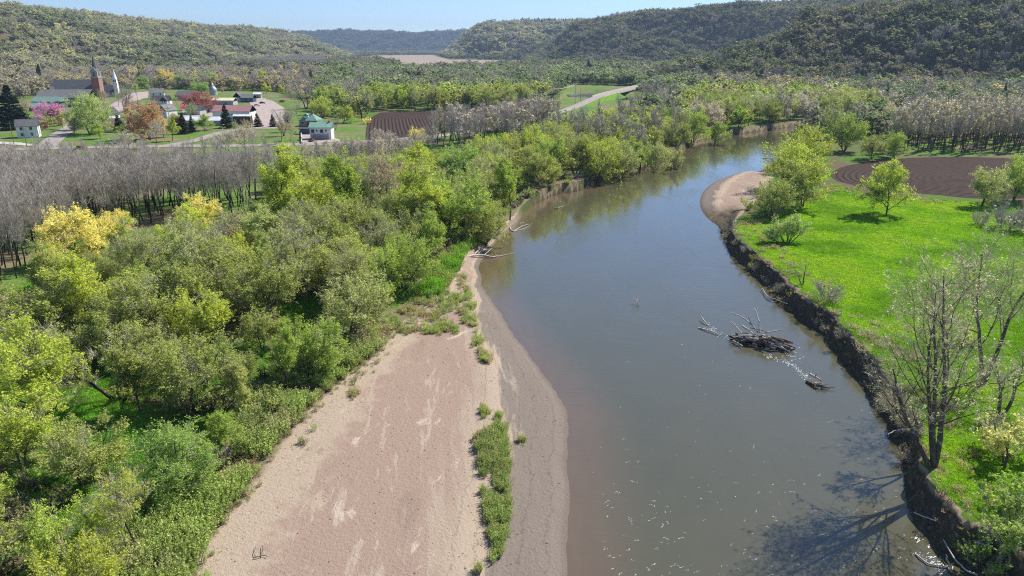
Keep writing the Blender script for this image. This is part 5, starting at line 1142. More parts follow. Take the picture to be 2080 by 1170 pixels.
snag('dark twigs lying on the sandbar at the bottom left', (530, 1125), [('branch', 'driftwood_dark', [([(515, 1132, 1.35), (531, 1128, 1.4), (543, 1130, 1.35)], .05, .03)]), ('branch', 'driftwood_dark', [([(533, 1128, 1.38), (533, 1108, 1.4)], .04, .025)]), ('branch', 'driftwood_dark', [([(517, 1131, 1.35), (519, 1108, 1.38)], .03, .02)])])
snag('grey weathered stump on the weedy flat above the sandbar', (908, 628), [('trunk', 'driftwood', [([(907, 634, 1.2), (909, 625, 1.9), (913, 617, 2.5)], .12, .06)])], 'stump', 'tree_stump')
snag('white broken snag standing behind the meadow at the right', (2012, 430), [('trunk', 'driftwood', [([(2012, 430, 2.6), (2012, 424, 3.6), (2013, 417, 4.8)], .26, .14)])], 'stump', 'tree_snag', 2.6)
snag('pale fallen branches across the sunlit patch behind the forked dark tree', (205, 780), [('log', 'driftwood', [([(145, 790, 1.9), (175, 775, 2.0), (215, 765, 2.1), (250, 757, 2.3)], .2, .1)]), ('branch', 'driftwood', [([(160, 792, 1.9), (195, 789, 2.0), (235, 775, 2.2)], .09, .05)])], 'driftwood', 'driftwood', 1.9)
# the dark forked tree in the gap of the left woods
S = skeleton(521, 12, None, stems=3, dirs=[(-.15, 0, 1), (.75, .3, .9), (-.7, -.1, 1)], lens=[1, .8, .7], trunk=.25, nch=(7, 6, 5), ang=(.6, .7, .8), ratio=(.5, .5, .5), trop=(.05, .06, .05), wig=.14, r0=.26)
kind('FK', 'budding_tree', 12, 1, tree_meshes('forked', S, 521, leaves=2600, lsize=.26, spread=.3, twigs=2600, tlen=.9, tw=.016, bark='bark_dark'))
small('FK', 246, 822, 1.9, 1.0, 'dark forked tree with thin branches in the open gap of the left woods', (.26, .30, .06))

# bushes along the far left cut bank
rb_ = random.Random(78)
for (x, y) in densify([at(a, b, 0) for a, b in LB[9:26]], 3.0):
    for _ in range(2):
        a = rb_.uniform(-1.2, 1.2); ax, ay = x + a - rb_.uniform(.3, 3.2), y + rb_.uniform(.3, 3.6)
        if rb_.random() < .15 or grid_look(dW, np.array([ax]), np.array([ay]))[0] < .3: continue
        key = rb_.choice(['U0', 'U1', 'D0', 'U2', 'D1']); s = rb_.uniform(.35, .8); name, H0, R0, (tm, cm) = KIND[key]; o = empty(name, (ax, ay, ground_z(ax, ay) - .1), rb_.uniform(0, 6)); o.scale = (s, s, s)
        link('stems', tm, (), o); c = link('crown', cm, (), o); c.color = (*jit((.27, .31, .09), .15, rb_), 1); tag(o, ('leafy' if key[0] == 'U' else 'bare') + ' bush on the lip of the far left bank', 'bush', 'bushes on the far left bank')
# sun sparkle on the water, modelled as small white flecks
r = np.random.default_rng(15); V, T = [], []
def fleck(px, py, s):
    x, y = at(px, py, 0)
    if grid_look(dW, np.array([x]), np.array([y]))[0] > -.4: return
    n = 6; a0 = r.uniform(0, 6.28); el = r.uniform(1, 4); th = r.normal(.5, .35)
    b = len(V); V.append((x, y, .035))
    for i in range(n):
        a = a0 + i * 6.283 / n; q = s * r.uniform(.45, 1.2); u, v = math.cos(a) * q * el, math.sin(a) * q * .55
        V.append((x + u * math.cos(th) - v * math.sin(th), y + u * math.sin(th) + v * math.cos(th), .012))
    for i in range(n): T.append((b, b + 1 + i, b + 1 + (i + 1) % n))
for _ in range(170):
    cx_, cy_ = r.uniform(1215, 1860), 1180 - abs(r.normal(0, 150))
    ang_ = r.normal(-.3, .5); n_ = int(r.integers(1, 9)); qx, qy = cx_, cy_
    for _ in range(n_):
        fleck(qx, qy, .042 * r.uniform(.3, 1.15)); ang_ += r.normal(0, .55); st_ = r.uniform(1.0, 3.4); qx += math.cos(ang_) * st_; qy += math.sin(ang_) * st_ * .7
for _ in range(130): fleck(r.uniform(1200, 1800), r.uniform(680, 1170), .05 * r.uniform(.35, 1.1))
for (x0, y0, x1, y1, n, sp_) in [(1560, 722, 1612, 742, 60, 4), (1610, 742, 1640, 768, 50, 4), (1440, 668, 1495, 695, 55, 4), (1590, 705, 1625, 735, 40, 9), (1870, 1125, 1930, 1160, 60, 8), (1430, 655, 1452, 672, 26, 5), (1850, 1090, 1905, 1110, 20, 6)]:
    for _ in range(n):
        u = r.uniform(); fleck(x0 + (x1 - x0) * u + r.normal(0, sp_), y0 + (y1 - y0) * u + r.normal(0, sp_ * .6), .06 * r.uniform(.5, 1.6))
M['glint_white'] = plain('glint_white', (.82, .83, .82), .6, .3, .05, 5)  # matte white that puts the sun glints into the colour
tag(link('glint_flecks', mesh_np('glint_flecks', V, None, T), [M['glint_white']]), 'white flecks painted as sun glints on the river', kind='stuff')
# dark stones and litter along the waterline of the sandbar
V, Q = [], []
def stone(x, y, z, s):
    b = len(V); 
    for dz in (-.3, .45):
        for a in range(5): V.append((x + math.cos(a * 1.257 + s * 9) * s * r.uniform(.7, 1.2) * (1 if dz < 0 else .6), y + math.sin(a * 1.257 + s * 9) * s * r.uniform(.7, 1.2) * (1 if dz < 0 else .6), z + dz * s))
    for a in range(5): Q.append((b + a, b + (a + 1) % 5, b + 5 + (a + 1) % 5, b + 5 + a))
    V.append((x, y, z + .5 * s)); c_ = len(V) - 1
    for a in range(5): Q.append((b + 5 + a, b + 5 + (a + 1) % 5, c_, c_))
bar_poly = [at(x, y, .6) for x, y in [(1150, 1180), (1158, 1000), (1148, 850), (1090, 750), (1000, 620), (975, 560), (945, 560), (965, 650), (800, 690), (700, 765), (600, 860), (500, 980), (390, 1180)]]
A = spots(bar_poly, .9, 81, .6)
for x, y in A:
    if r.uniform() < .5: stone(x, y, float(grid_look(Z, np.array([x]), np.array([y]))[0]), .035 + .09 * r.uniform() ** 3)
bk = spots([(p[0], p[1]) for p in tr[:21]] + [(p[0], p[1]) for p in wl_[::-1]], 1.5, 91, .6); T0 = [t[:3] for t in Q if t[2] == t[3]]; Q0 = [t for t in Q if t[2] != t[3]]; V0 = V
V, Q = [], []
for x, y in bk:
    z = float(grid_look(Z, np.array([x]), np.array([y]))[0])
    if .05 < z < 2.3 and r.uniform() < .55: stone(x, y, z, r.uniform(.18, .62))
M['clod'] = plain('clod', (.13, .10, .07), .95, .1, .5, 1.2)
tag(link('slumped_clods', mesh_np('slumped_clods', V, [t for t in Q if t[2] != t[3]], [t[:3] for t in Q if t[2] == t[3]]), [M['clod']]), 'clods of earth slumped down the cut bank', kind='stuff')
V, Q = V0, Q0 + [(*t, t[2]) for t in T0]
M['stone'] = plain('stone', (.20, .16, .14), .95, .1, .35, 2.0)
T = [t[:3] for t in Q if t[2] == t[3]]; Q = [t for t in Q if t[2] != t[3]]
tag(link('gravel_stones', mesh_np('gravel_stones', V, Q, T), [M['stone']]), 'loose stones and dark litter strewn over the sandbar', kind='stuff')
# ---------------------------------------------------------------- the town
def siding(name, col): 
    t = NT(name); p = t.obj(); z = t.scale(p, (0, 0, 1)); w = t.n.new('ShaderNodeTexWave'); w.bands_direction = 'Z'; t.put(w.inputs['Vector'], p); w.inputs['Scale'].default_value = 2.2
    c = t.hsv(col, .5, 1, t.mr(t.noise(p, .8, 4), .3, .7, .86, 1.1)); c = t.mix(t.mr(w.outputs[0], 0, .18), t.hsv(col, .5, 1, .72), c); t.bsdf(c, .7, .3); return t.done()
def roofing(name, col, ribs=False):
    t = NT(name); p = t.obj(); w = t.n.new('ShaderNodeTexWave'); w.bands_direction = 'X'; t.put(w.inputs['Vector'], p); w.inputs['Scale'].default_value = .55 if ribs else .01
    c = t.hsv(col, .5, 1, t.mr(t.noise(t.scale(p, (.5, 2, 1)), .9, 5, .65), .3, .7, .78, 1.2))
    if ribs: c = t.mix(t.mr(w.outputs[0], .0, .25), t.hsv(col, .5, 1, .6), c)
    t.bsdf(c, .55 if ribs else .9, .3); return t.done()
for k, c in dict(white=(.78, .78, .76), cream=(.62, .52, .36), tan=(.45, .36, .25), olive=(.14, .15, .10), grey=(.22, .225, .22), navy=(.05, .075, .14), blue=(.30, .37, .50), red=(.42, .06, .045), brown=(.10, .065, .045), lgrey=(.45, .46, .46)).items(): M['w_' + k] = siding('siding_' + k, c)
for k, c in dict(grey=(.20, .195, .19), dark=(.075, .075, .08), brown=(.23, .19, .165), green=(.20, .33, .27), tan=(.60, .42, .28), white=(.72, .74, .77), cream=(.70, .60, .42), slate=(.13, .13, .14)).items(): M['r_' + k] = roofing('roof_' + k, c)
M['r_red'] = roofing('roof_red', (.42, .22, .22), True); M['r_greenm'] = roofing('roof_green_metal', (.24, .42, .33), True); M['r_whitem'] = roofing('roof_white_metal', (.70, .74, .80), True)
def brick_material():
    t = NT('brick'); b = t.n.new('ShaderNodeTexBrick'); t.put(b.inputs['Vector'], t.scale(t.obj(), (1, 1, 1))); b.inputs['Scale'].default_value = 3.5
    b.inputs['Color1'].default_value = (.40, .14, .09, 1); b.inputs['Color2'].default_value = (.30, .10, .07, 1); b.inputs['Mortar'].default_value = (.35, .28, .24, 1); t.bsdf(b.outputs[0], .9, .2); return t.done()
M['brick'] = brick_material(); M['glass'] = plain('window_glass', (.03, .035, .045), .12, .6, .1, 1); M['trim'] = plain('white_trim', (.80, .80, .78), .6, .3, .05, 2); M['steel'] = plain('weathered_steel', (.36, .37, .38), .5, .4, .2, 1, .6); M['stonework'] = plain('stonework', (.33, .31, .29), .95, .1, .3, 1.6)
M['wood_pole'] = plain('wood_pole', (.20, .165, .13), .95, .1, .3, 1); M['rubber'] = plain('rubber', (.02, .02, .02), .9, .2, .1, 3)
def boxes(name, L, mat, parent=None, loc=(0, 0, 0), rz=0):
    V, Q = [], []
    for (x0, y0, z0, x1, y1, z1) in L:
        b = len(V); V += [(x0, y0, z0), (x1, y0, z0), (x1, y1, z0), (x0, y1, z0), (x0, y0, z1), (x1, y0, z1), (x1, y1, z1), (x0, y1, z1)]
        Q += [(b, b + 3, b + 2, b + 1), (b + 4, b + 5, b + 6, b + 7), (b, b + 1, b + 5, b + 4), (b + 1, b + 2, b + 6, b + 5), (b + 2, b + 3, b + 7, b + 6), (b + 3, b, b + 4, b + 7)]
    o = link(name, mesh_np(name, V, Q), [mat], parent, loc); o.rotation_euler = (0, 0, rz); return o
def pyd(name, V, Fc, mat, parent=None, loc=(0, 0, 0), rz=0):
    me = bpy.data.meshes.new(name); me.from_pydata(V, [], Fc); me.update(); o = link(name, me, [mat], parent, loc); o.rotation_euler = (0, 0, rz); return o
def gable_body(parent, L, W, z0, hw, hr, wall, roof, over=.35, hip=0.0, loc=(0, 0, 0), rz=0, rname='roof', wname='wall'):
    a, b = L / 2, W / 2; t = z0 + hw; R = t + hr
    w = pyd(wname, [(-a, -b, z0), (a, -b, z0), (a, b, z0), (-a, b, z0), (-a, -b, t), (a, -b, t), (a, b, t), (-a, b, t)] + ([] if hip else [(-a, 0, R), (a, 0, R)]),
            [(0, 1, 5, 4), (2, 3, 7, 6)] + ([(1, 2, 6, 5), (3, 0, 4, 7), (4, 5, 6, 7)] if hip else [(1, 2, 6, 9, 5), (3, 0, 4, 8, 7)]), wall, parent, loc, rz)
    s = hr / b; e = over; A = a + e; B = b + e; lo = t - s * e; th = .18; c = A - hip
    V = [(-A, -B, lo), (A, -B, lo), (A, B, lo), (-A, B, lo), (-c, 0, R + .02), (c, 0, R + .02)]; V = V + [(x, y, z + th) for x, y, z in V]
    Fc = [(6, 7, 11, 10), (8, 9, 10, 11), (1, 0, 4, 5), (3, 2, 5, 4), (0, 1, 7, 6), (2, 3, 9, 8)] + [(7, 8, 11), (9, 6, 10), (2, 1, 5), (0, 3, 4), (1, 2, 8, 7), (3, 0, 6, 9)]
    r = pyd(rname, V, Fc, roof, parent, loc, rz); return w, r
def window(parent, x, y, z, w, h, side, loc=None):
    """side: 'f' front wall (-y), 'b' back, 'r' right end (+x), 'l' left end"""
    d = .06; g = .12
    if side in 'fb':
        s = -1 if side == 'f' else 1; fr = [(x - w / 2 - g, min(y, y + s * d), z - h / 2 - g, x + w / 2 + g, max(y, y + s * d), z + h / 2 + g)]; gl_ = [(x - w / 2, min(y + s * d * .5, y + s * d * 1.6), z - h / 2, x + w / 2, max(y + s * d * .5, y + s * d * 1.6), z + h / 2)]
    else:
        s = 1 if side == 'r' else -1; fr = [(min(x, x + s * d), y - w / 2 - g, z - h / 2 - g, max(x, x + s * d), y + w / 2 + g, z + h / 2 + g)]; gl_ = [(min(x + s * d * .5, x + s * d * 1.6), y - w / 2, z - h / 2, max(x + s * d * .5, x + s * d * 1.6), y + w / 2, z + h / 2)]
    f = boxes('window', fr, M['trim'], parent); boxes('pane', gl_, M['glass'], f); return f
def building(name, label, px, py, L, W, hw, hr, yaw, wall, roof, wins=(), door=None, hip=0.0, over=.35, chimney=None, cat='house', z=GZ, pos=None):
    x, y = at(px, py, z) if pos is None else pos[:2]; z = z if pos is None else pos[2]; a = R_(yaw); c, s = math.cos(a), math.sin(a)
    cx, cy_ = x - s * W / 2, y + c * W / 2
    o = empty(name, (cx, cy_, z), a); w, r = gable_body(o, L, W, -.3, hw + .3, hr, M[wall], M[roof], over, hip)
    for sd, u, zz, ww, hh in wins:
        if sd == 'f': window(o, u, -W / 2, zz, ww, hh, 'f')
        elif sd == 'r': window(o, L / 2, u, zz, ww, hh, 'r')
        else: window(o, -L / 2, u, zz, ww, hh, 'l')
    if door is not None: boxes('door', [(door - .5, -W / 2 - .07, 0, door + .5, -W / 2, 2.1)], M['w_brown'], o)
    if chimney is not None: boxes('chimney', [(chimney - .35, -.3, hw + hr * .55, chimney + .35, .5, hw + hr + 1.0)], M['brick'], r)
    return tag(o, label, cat)
# riverside cottage on a stone basement
o = building('cottage', 'white cottage with green roof standing on a stone basement nearest the road', 652, 284, 9.6, 6.2, 5.6, 1.7, 1, 'w_white', 'r_greenm', [('f', -3.4, 3.9, 1.5, 1.5), ('f', -1.6, 4.1, .7, .9), ('f', .6, 3.9, 1.5, 1.5), ('f', 2.6, 4.1, .7, .9)], None, 0, .45, 3.6)
boxes('basement', [(-4.2, -3.22, -.3, 3.6, -3.1, 2.5)], M['stonework'], o); boxes('deck_ledge', [(-5.0, -3.4, 2.55, 5.0, -3.1, 2.75)], M['trim'], o)
o = building('brick_house', 'red brick house with hipped green roof behind the white cottage', 626, 257, 9.5, 8, 3.4, 3.0, -6, 'brick', 'r_green', [('f', -3, 1.8, 1.2, 1.4), ('f', 2.2, 1.8, 1.2, 1.4)], 0, 4.2, .6, 1.5)
gable_body(o, 4.2, 3.4, 0, 2.4, 1.0, M['brick'], M['r_green'], .5, 0, (5.6, -2.6, 0), .2, 'porch_roof', 'porch')
gable_body(o, 2.0, 2.4, 4.4, 1.2, .8, M['trim'], M['r_green'], .2, 0, (-1.2, -1.9, 0), R_(90), 'dormer_roof', 'dormer')
building('carport', 'dark open carport between brick house and white cottage', 622, 273, 6.5, 4, 2.6, .5, 0, 'w_navy', 'r_dark', cat='shed')
building('metal_shed', 'long white building with reddish ribbed metal roof', 471, 246, 21, 11, 5.4, 2.9, 0, 'w_white', 'r_red', [('f', -1.5, 3.6, .8, .8), ('f', .4, 3.6, .8, .8)], None, 0, .4, None, 'shed')
building('timber_shed', 'dark brown timber lean-to in front of the red-roofed building', 492, 254, 9.5, 3.4, 4.6, .7, -3, 'w_brown', 'r_white', (), None, 0, .15, None, 'shed')
o = building('garage', 'low shed with pale metal roof and grey doors', 413, 255, 21, 8, 2.7, 1.5, -2, 'w_lgrey', 'r_whitem', (), None, 0, .5, None, 'garage')
for u in (2.4, 5.6, 8.8): boxes('garage_door', [(u - 1.45, -4.08, 0, u + 1.45, -4.0, 2.4)], M['w_lgrey'], o)
building('workshop', 'flat cream-roofed building behind the red-roofed one', 453, 214, 15, 9, 3.4, 1.5, 0, 'w_lgrey', 'r_cream', [('f', -5, 1.8, 1.4, 1)], 2, 0, .5, None, 'workshop')
o = building('blue_house', 'navy blue house with grey roof beside the parking lot', 500, 208, 10.5, 8, 3.4, 2.4, 0, 'w_navy', 'r_grey', [('f', -2, 1.8, 1.1, 1.2), ('f', 2, 1.8, 1.1, 1.2)])
gable_body(o, 9, 5.4, 0, 4.4, 2.7, M['w_blue'], M['r_slate'], .4, 0, (-6.6, .4, 0), R_(90), 'wing_roof', 'wing')
building('storage_shed', 'small pale shed at the far corner of the parking lot', 523, 199, 6, 4.5, 3.0, 1.2, 10, 'w_lgrey', 'r_white', (), 0, 0, .3, None, 'shed')
building('white_house', 'tall white house with grey roof at the gravel lot', 320, 201, 10.5, 8, 5.0, 3.2, 22, 'w_white', 'r_grey', [('l', 0, 3.8, 1.5, 1.4), ('f', -2.5, 3.6, 1, 1.4), ('f', 2.5, 3.6, 1, 1.4)], None, 0, .4, 3)
o = building('white_house', 'low white house with dark roof and arched front gable', 325, 213, 12, 9, 3.0, 3.2, 8, 'w_white', 'r_dark', [('f', -3.6, 1.6, 1.2, 1.2)])
gable_body(o, 6, 5.2, 0, 3.2, 2.4, M['w_white'], M['r_dark'], .4, 0, (3.4, -3.4, 0), R_(90), 'wing_roof', 'wing'); window(o, 2.6, -6.4, 2.6, .9, 1.6, 'f'); window(o, 4.2, -6.4, 2.6, .9, 1.6, 'f')
building('white_house', 'narrow white two-storey house behind the red shed', 351, 241, 8, 7, 5.0, 3.0, 68, 'w_white', 'r_grey', [('l', -1.4, 3.4, .9, 1.3), ('l', 1.4, 3.4, .9, 1.3), ('r', 0, 3.4, 1, 1.3)])
building('grey_house', 'grey-roofed house with reddish end wall behind the crimson tree', 372, 204, 13.5, 9, 3.8, 3.2, -12, 'w_tan', 'r_grey', [('f', -3, 2, 1.2, 1.3), ('f', 3, 2, 1.2, 1.3)], 0)
o = building('red_shed', 'small red barn with tan roof behind the orange maple', 345, 256, 7, 5.4, 4.2, 2.0, -58, 'w_red', 'r_tan', (), 0, 0, .4, None, 'barn')
boxes('barn_door', [(3.5, -1.2, 0, 3.57, 1.2, 3.0)], M['w_brown'], o)
building('white_cottage', 'low white cottage with brownish roof beside the dark spruces', 221, 268, 10, 8, 2.9, 3.2, 4, 'w_white', 'r_brown', [('f', -1.4, 1.5, .8, 1.1), ('f', -.4, 1.5, .8, 1.1)], 3)
building('white_house', 'white gabled house with dark roof behind the low cottage', 234, 247, 9, 7.4, 4.2, 3.4, 78, 'w_white', 'r_dark', [('l', -1.0, 3.4, .9, 1.5), ('l', 1.0, 3.4, .9, 1.5)])
building('white_house', 'white house with dark roof hidden between spruces and orange maple', 280, 262, 9, 8, 3.4, 3, 15, 'w_white', 'r_dark', [('f', -2, 1.6, 1, 1.2)])
building('white_house', 'white two-storey house behind the dark conifer at the left edge', 58, 280, 8.5, 7, 5.4, 2.6, 24, 'w_white', 'r_slate', [('f', -2.2, 1.6, 1.1, 1.3), ('f', 1.6, 1.6, 1.1, 1.3), ('f', -2.2, 4.2, 1.1, 1.3), ('f', 1.6, 4.2, 1.1, 1.3), ('r', 0, 4.0, 1, 1.3)])
building('ranch_house', 'long low house with pale green roof before the grey hall', 96, 219, 22, 9, 4.4, 2.6, -6, 'w_olive', 'r_green', [('f', 5.0, 2.6, 2.2, 1.3), ('r', 0, 2.4, 1.2, 1.4)], None, 0, .6)
building('green_garage', 'olive garage with pale green roof on the lawn', 74, 226, 11.5, 8, 3.0, 2.0, -14, 'w_olive', 'r_green', [('f', 1.5, 1.6, 1.4, .8)], None, 0, .4, None, 'garage')
building('parish_hall', 'long dark hall with grey roof in front of the church', 128, 217, 36, 15, 6.5, 4.8, 0, 'w_grey', 'r_grey', [('f', u, 3.2, 1.3, 1.8) for u in (-14, -9, -4, 1, 6, 11)] + [('r', 0, 4, 1.6, 3)], None, 0, .6, None, 'hall')
building('white_house', 'small white house between the gravel lot and the orange maple', 268, 228, 9, 7, 3.4, 2.8, 12, 'w_white', 'r_grey', [('f', -2, 1.7, 1, 1.2), ('f', 2, 1.7, 1, 1.2)], 0)
building('grey_house', 'small grey house right of the narrow white two-storey one', 392, 234, 9.5, 7.5, 3.2, 2.6, -8, 'w_lgrey', 'r_slate', [('f', -2.4, 1.6, 1, 1.2), ('f', 2.4, 1.6, 1, 1.2)], 0)
building('tan_house', 'tan bungalow at the corner behind the lime-green willow', 203, 233, 9, 7.5, 3.0, 2.6, 20, 'w_tan', 'r_brown', [('f', -2.2, 1.6, 1, 1.2), ('f', 2.2, 1.6, 1, 1.2)], 0)
building('garden_shed', 'little white shed beside the crimson tree', 424, 228, 5, 4, 2.4, 1.4, 5, 'w_white', 'r_grey', (), 0, 0, .2, None, 'shed')
# the brick church with its spired tower
o = building('church', 'brick church with dark roof and tall spired tower', 148, 204, 34, 17, 7, 8.5, 0, 'brick', 'r_slate', [('f', u, 4, 1.2, 3.4) for u in (-12, -7, -2, 3, 8, 12)], None, 0, .5, None, 'church')
gable_body(o, 7, 6, 0, 6, 4.5, M['brick'], M['r_dark'], .4, 0, (-15, -9.0, 0), R_(90), 'transept_roof', 'transept')
def spire(parent, name, x, y, z0, w, h, mat, n=8):
    V = [(x + math.cos(i * 6.2832 / n + .3927) * w, y + math.sin(i * 6.2832 / n + .3927) * w, z0) for i in range(n)] + [(x, y, z0 + h)]
    return pyd(name, V, [(i, (i + 1) % n, n) for i in range(n)] + [tuple(range(n - 1, -1, -1))], mat, parent)
tx, ty = 19.6, -4.5
boxes('tower', [(tx - 2.9, ty - 2.9, -.3, tx + 2.9, ty + 2.9, 17.0)], M['brick'], o); boxes('cornice', [(tx - 3.2, ty - 3.2, 17.0, tx + 3.2, ty + 3.2, 17.7)], M['stonework'], o)
be = boxes('belfry', [(tx - 2.6, ty - 2.6, 17.7, tx + 2.6, ty + 2.6, 21.5)], M['stonework'], o)
for s_ in (-1, 1):
    pyd('belfry_gable', [(tx - 2.6, ty + s_ * 2.7, 21.5), (tx + 2.6, ty + s_ * 2.7, 21.5), (tx, ty + s_ * 2.7, 25.4), (tx - 2.2, ty, 21.6), (tx + 2.2, ty, 21.6), (tx, ty, 25.0)], [(0, 1, 2), (1, 4, 5, 2), (0, 2, 5, 3), (0, 3, 4, 1), (3, 5, 4)], M['stonework'], o)
    boxes('louvre', [(tx - .7, ty + (s_ * 2.6 if s_ < 0 else 2.6) - (.08 if s_ < 0 else 0), 18.6, tx + .7, ty + s_ * 2.6 + (.08 if s_ > 0 else 0), 21.2)], M['glass'], be)
    for q_ in (-1, 1): spire(o, 'pinnacle', tx + s_ * 2.4, ty + q_ * 2.4, 21.5, .55, 4.0, M['stonework'], 4)
boxes('louvre', [(tx + 2.6, ty - .7, 18.6, tx + 2.68, ty + .7, 21.2)], M['glass'], be)
sp_ = spire(o, 'spire', tx, ty, 21.5, 2.5, 13.5, M['r_slate']); boxes('cross', [(tx - .06, ty - .06, 34.9, tx + .06, ty + .06, 36.6), (tx - .45, ty - .05, 35.8, tx + .45, ty + .05, 35.95)], M['trim'], sp_)
# white chapel
o = building('chapel', 'white chapel with dark roof and slim white steeple', 219, 197, 13, 8.5, 4.2, 5.4, 8, 'w_white', 'r_slate', [('f', -3, 2.6, 1, 2.2), ('f', 0, 2.6, 1, 2.2), ('f', 3, 2.6, 1, 2.2)], None, 0, .4, None, 'chapel')
boxes('tower', [(6.0, -4.9, -.3, 9.2, -1.7, 11.5)], M['w_white'], o); b2 = boxes('belfry', [(6.2, -4.7, 11.5, 9.0, -1.9, 14.6)], M['trim'], o); boxes('louvre', [(6.6, -4.78, 12.1, 7.4, -4.7, 14.0), (7.8, -4.78, 12.1, 8.6, -4.7, 14.0)], M['glass'], b2)
spire(o, 'spire', 7.6, -3.3, 14.6, 1.9, 8.0, M['trim'])
boxes('porch', [(9.2, -4.4, -.3, 12.2, -.6, 3.2)], M['w_white'], o)
# domed silo
o = empty('silo', (*at(434, 193), GZ)); n = 18; prof_ = [(3.3, -.3), (3.3, 3.2), (3.5, 3.3), (3.2, 5.0), (2.5, 6.4), (1.5, 7.3), (.7, 7.7)]
def lathe(name, pr, mat, parent, n=18):
    V = [(math.cos(i * 6.2832 / n) * q, math.sin(i * 6.2832 / n) * q, z) for q, z in pr for i in range(n)]; Fc = [(k * n + i, k * n + (i + 1) % n, (k + 1) * n + (i + 1) % n, (k + 1) * n + i) for k in range(len(pr) - 1) for i in range(n)]; Fc.append(tuple((len(pr) - 1) * n + i for i in range(n)))
    return pyd(name, V, Fc, mat, parent)
lathe('wall', prof_[:3], M['w_lgrey'], o); lathe('dome', prof_[2:], M['steel'], o); lathe('cupola', [(.7, 7.6), (.7, 8.9), (1.0, 9.0), (.2, 10.2), (.05, 11.2)], M['trim'], o); tag(o, 'grey domed silo with a white cupola among green trees', 'silo')
# houses further off
building('farmhouse', 'tiny white farmhouse at the foot of the right bluff', 1268, 133, 11, 8, 4, 2.5, 10, 'w_white', 'r_white', cat='house', pos=(*at(1268, 140), GZ + 6))
building('barn', 'white-roofed barn glimpsed through the misty planted trees', 1912, 262, 19, 9, 3.4, 2.6, 4, 'w_lgrey', 'r_white', cat='barn')
hx, hy, hz = atY(630, 92, 3700); building('barn', 'tiny white barn on the valley side far off', 630, 92, 34, 20, 10, 6, 0, 'w_white', 'r_white', cat='barn', pos=(hx, hy, max(ground_z(hx, hy), GZ) + 14))
# fences and wall by the yard
a_ = at(612, 268); b_ = at(613, 293); o = tag(boxes('retaining_wall', [(-.2, 0, 0, .2, math.hypot(b_[0] - a_[0], b_[1] - a_[1]), 1.0)], M['concrete'], None, (*b_, GZ)), 'low pale retaining wall between lawn and cottage yard', 'wall'); o.rotation_euler[2] = math.atan2(a_[1] - b_[1], a_[0] - b_[0]) - math.pi / 2
# utility poles
def pole(px, py, h, label, arm=True, rz=0.0):
    o = empty('utility_pole', (*at(px, py), GZ), rz); S = np.array([[0, 0, -.4, 0, 0, h, .15, .10, 0]]); V, Q = tubes(S, 8); link('pole', mesh_np('pole', V, Q, None, True), [M['wood_pole']], o)
    if arm:
        boxes('crossarm', [(-1.3, -.07, h - .75, 1.3, .07, h - .6)], M['wood_pole'], o)
        for u in (-1.15, -.4, .4, 1.15): boxes('insulator', [(u - .05, -.05, h - .6, u + .05, .05, h - .38)], M['glass'], o)
    return tag(o, label, 'utility pole')
pole(31, 303, 11, 'utility pole nearest the left edge before the white house'); pole(55, 298, 9.5, 'utility pole beside the road before the white house', False); pole(127, 254, 13, 'tall utility pole at the street corner by the pink tree'); pole(214, 218, 11, 'utility pole beside the gravel lot'); pole(280, 206, 12, 'utility pole at the gravel lot behind the town'); pole(347, 262, 11, 'utility pole behind the red barn'); pole(1168, 212, 15, 'utility pole on the bright grass left of the bridge'); pole(1179, 207, 10, 'shorter utility pole close to the bridge', False); pole(1124, 222, 14, 'utility pole among bare trees beside the road'); pole(346, 232, 10, 'utility pole by the narrow white house', False)
W_ = [((*at(1124, 222), GZ + 13.5), (*at(1168, 212), GZ + 14.5)), ((*at(1124, 222), GZ + 13.5), (*at(1040, 262), GZ + 12))]
SW = []
for a, b in W_:
    for off in (-.9, .9):
        p = [(a[0] + (b[0] - a[0]) * t + off, a[1] + (b[1] - a[1]) * t, a[2] + (b[2] - a[2]) * t - 4 * 1.2 * t * (1 - t)) for t in np.linspace(0, 1, 9)]; SW.append(chain(p, .05, .05))
V, Q = tubes(np.concatenate(SW), 4); tag(link('power_line', mesh_np('power_line', V, Q), [M['steel']]), 'thin power line strung beside the bridge road', 'power line')
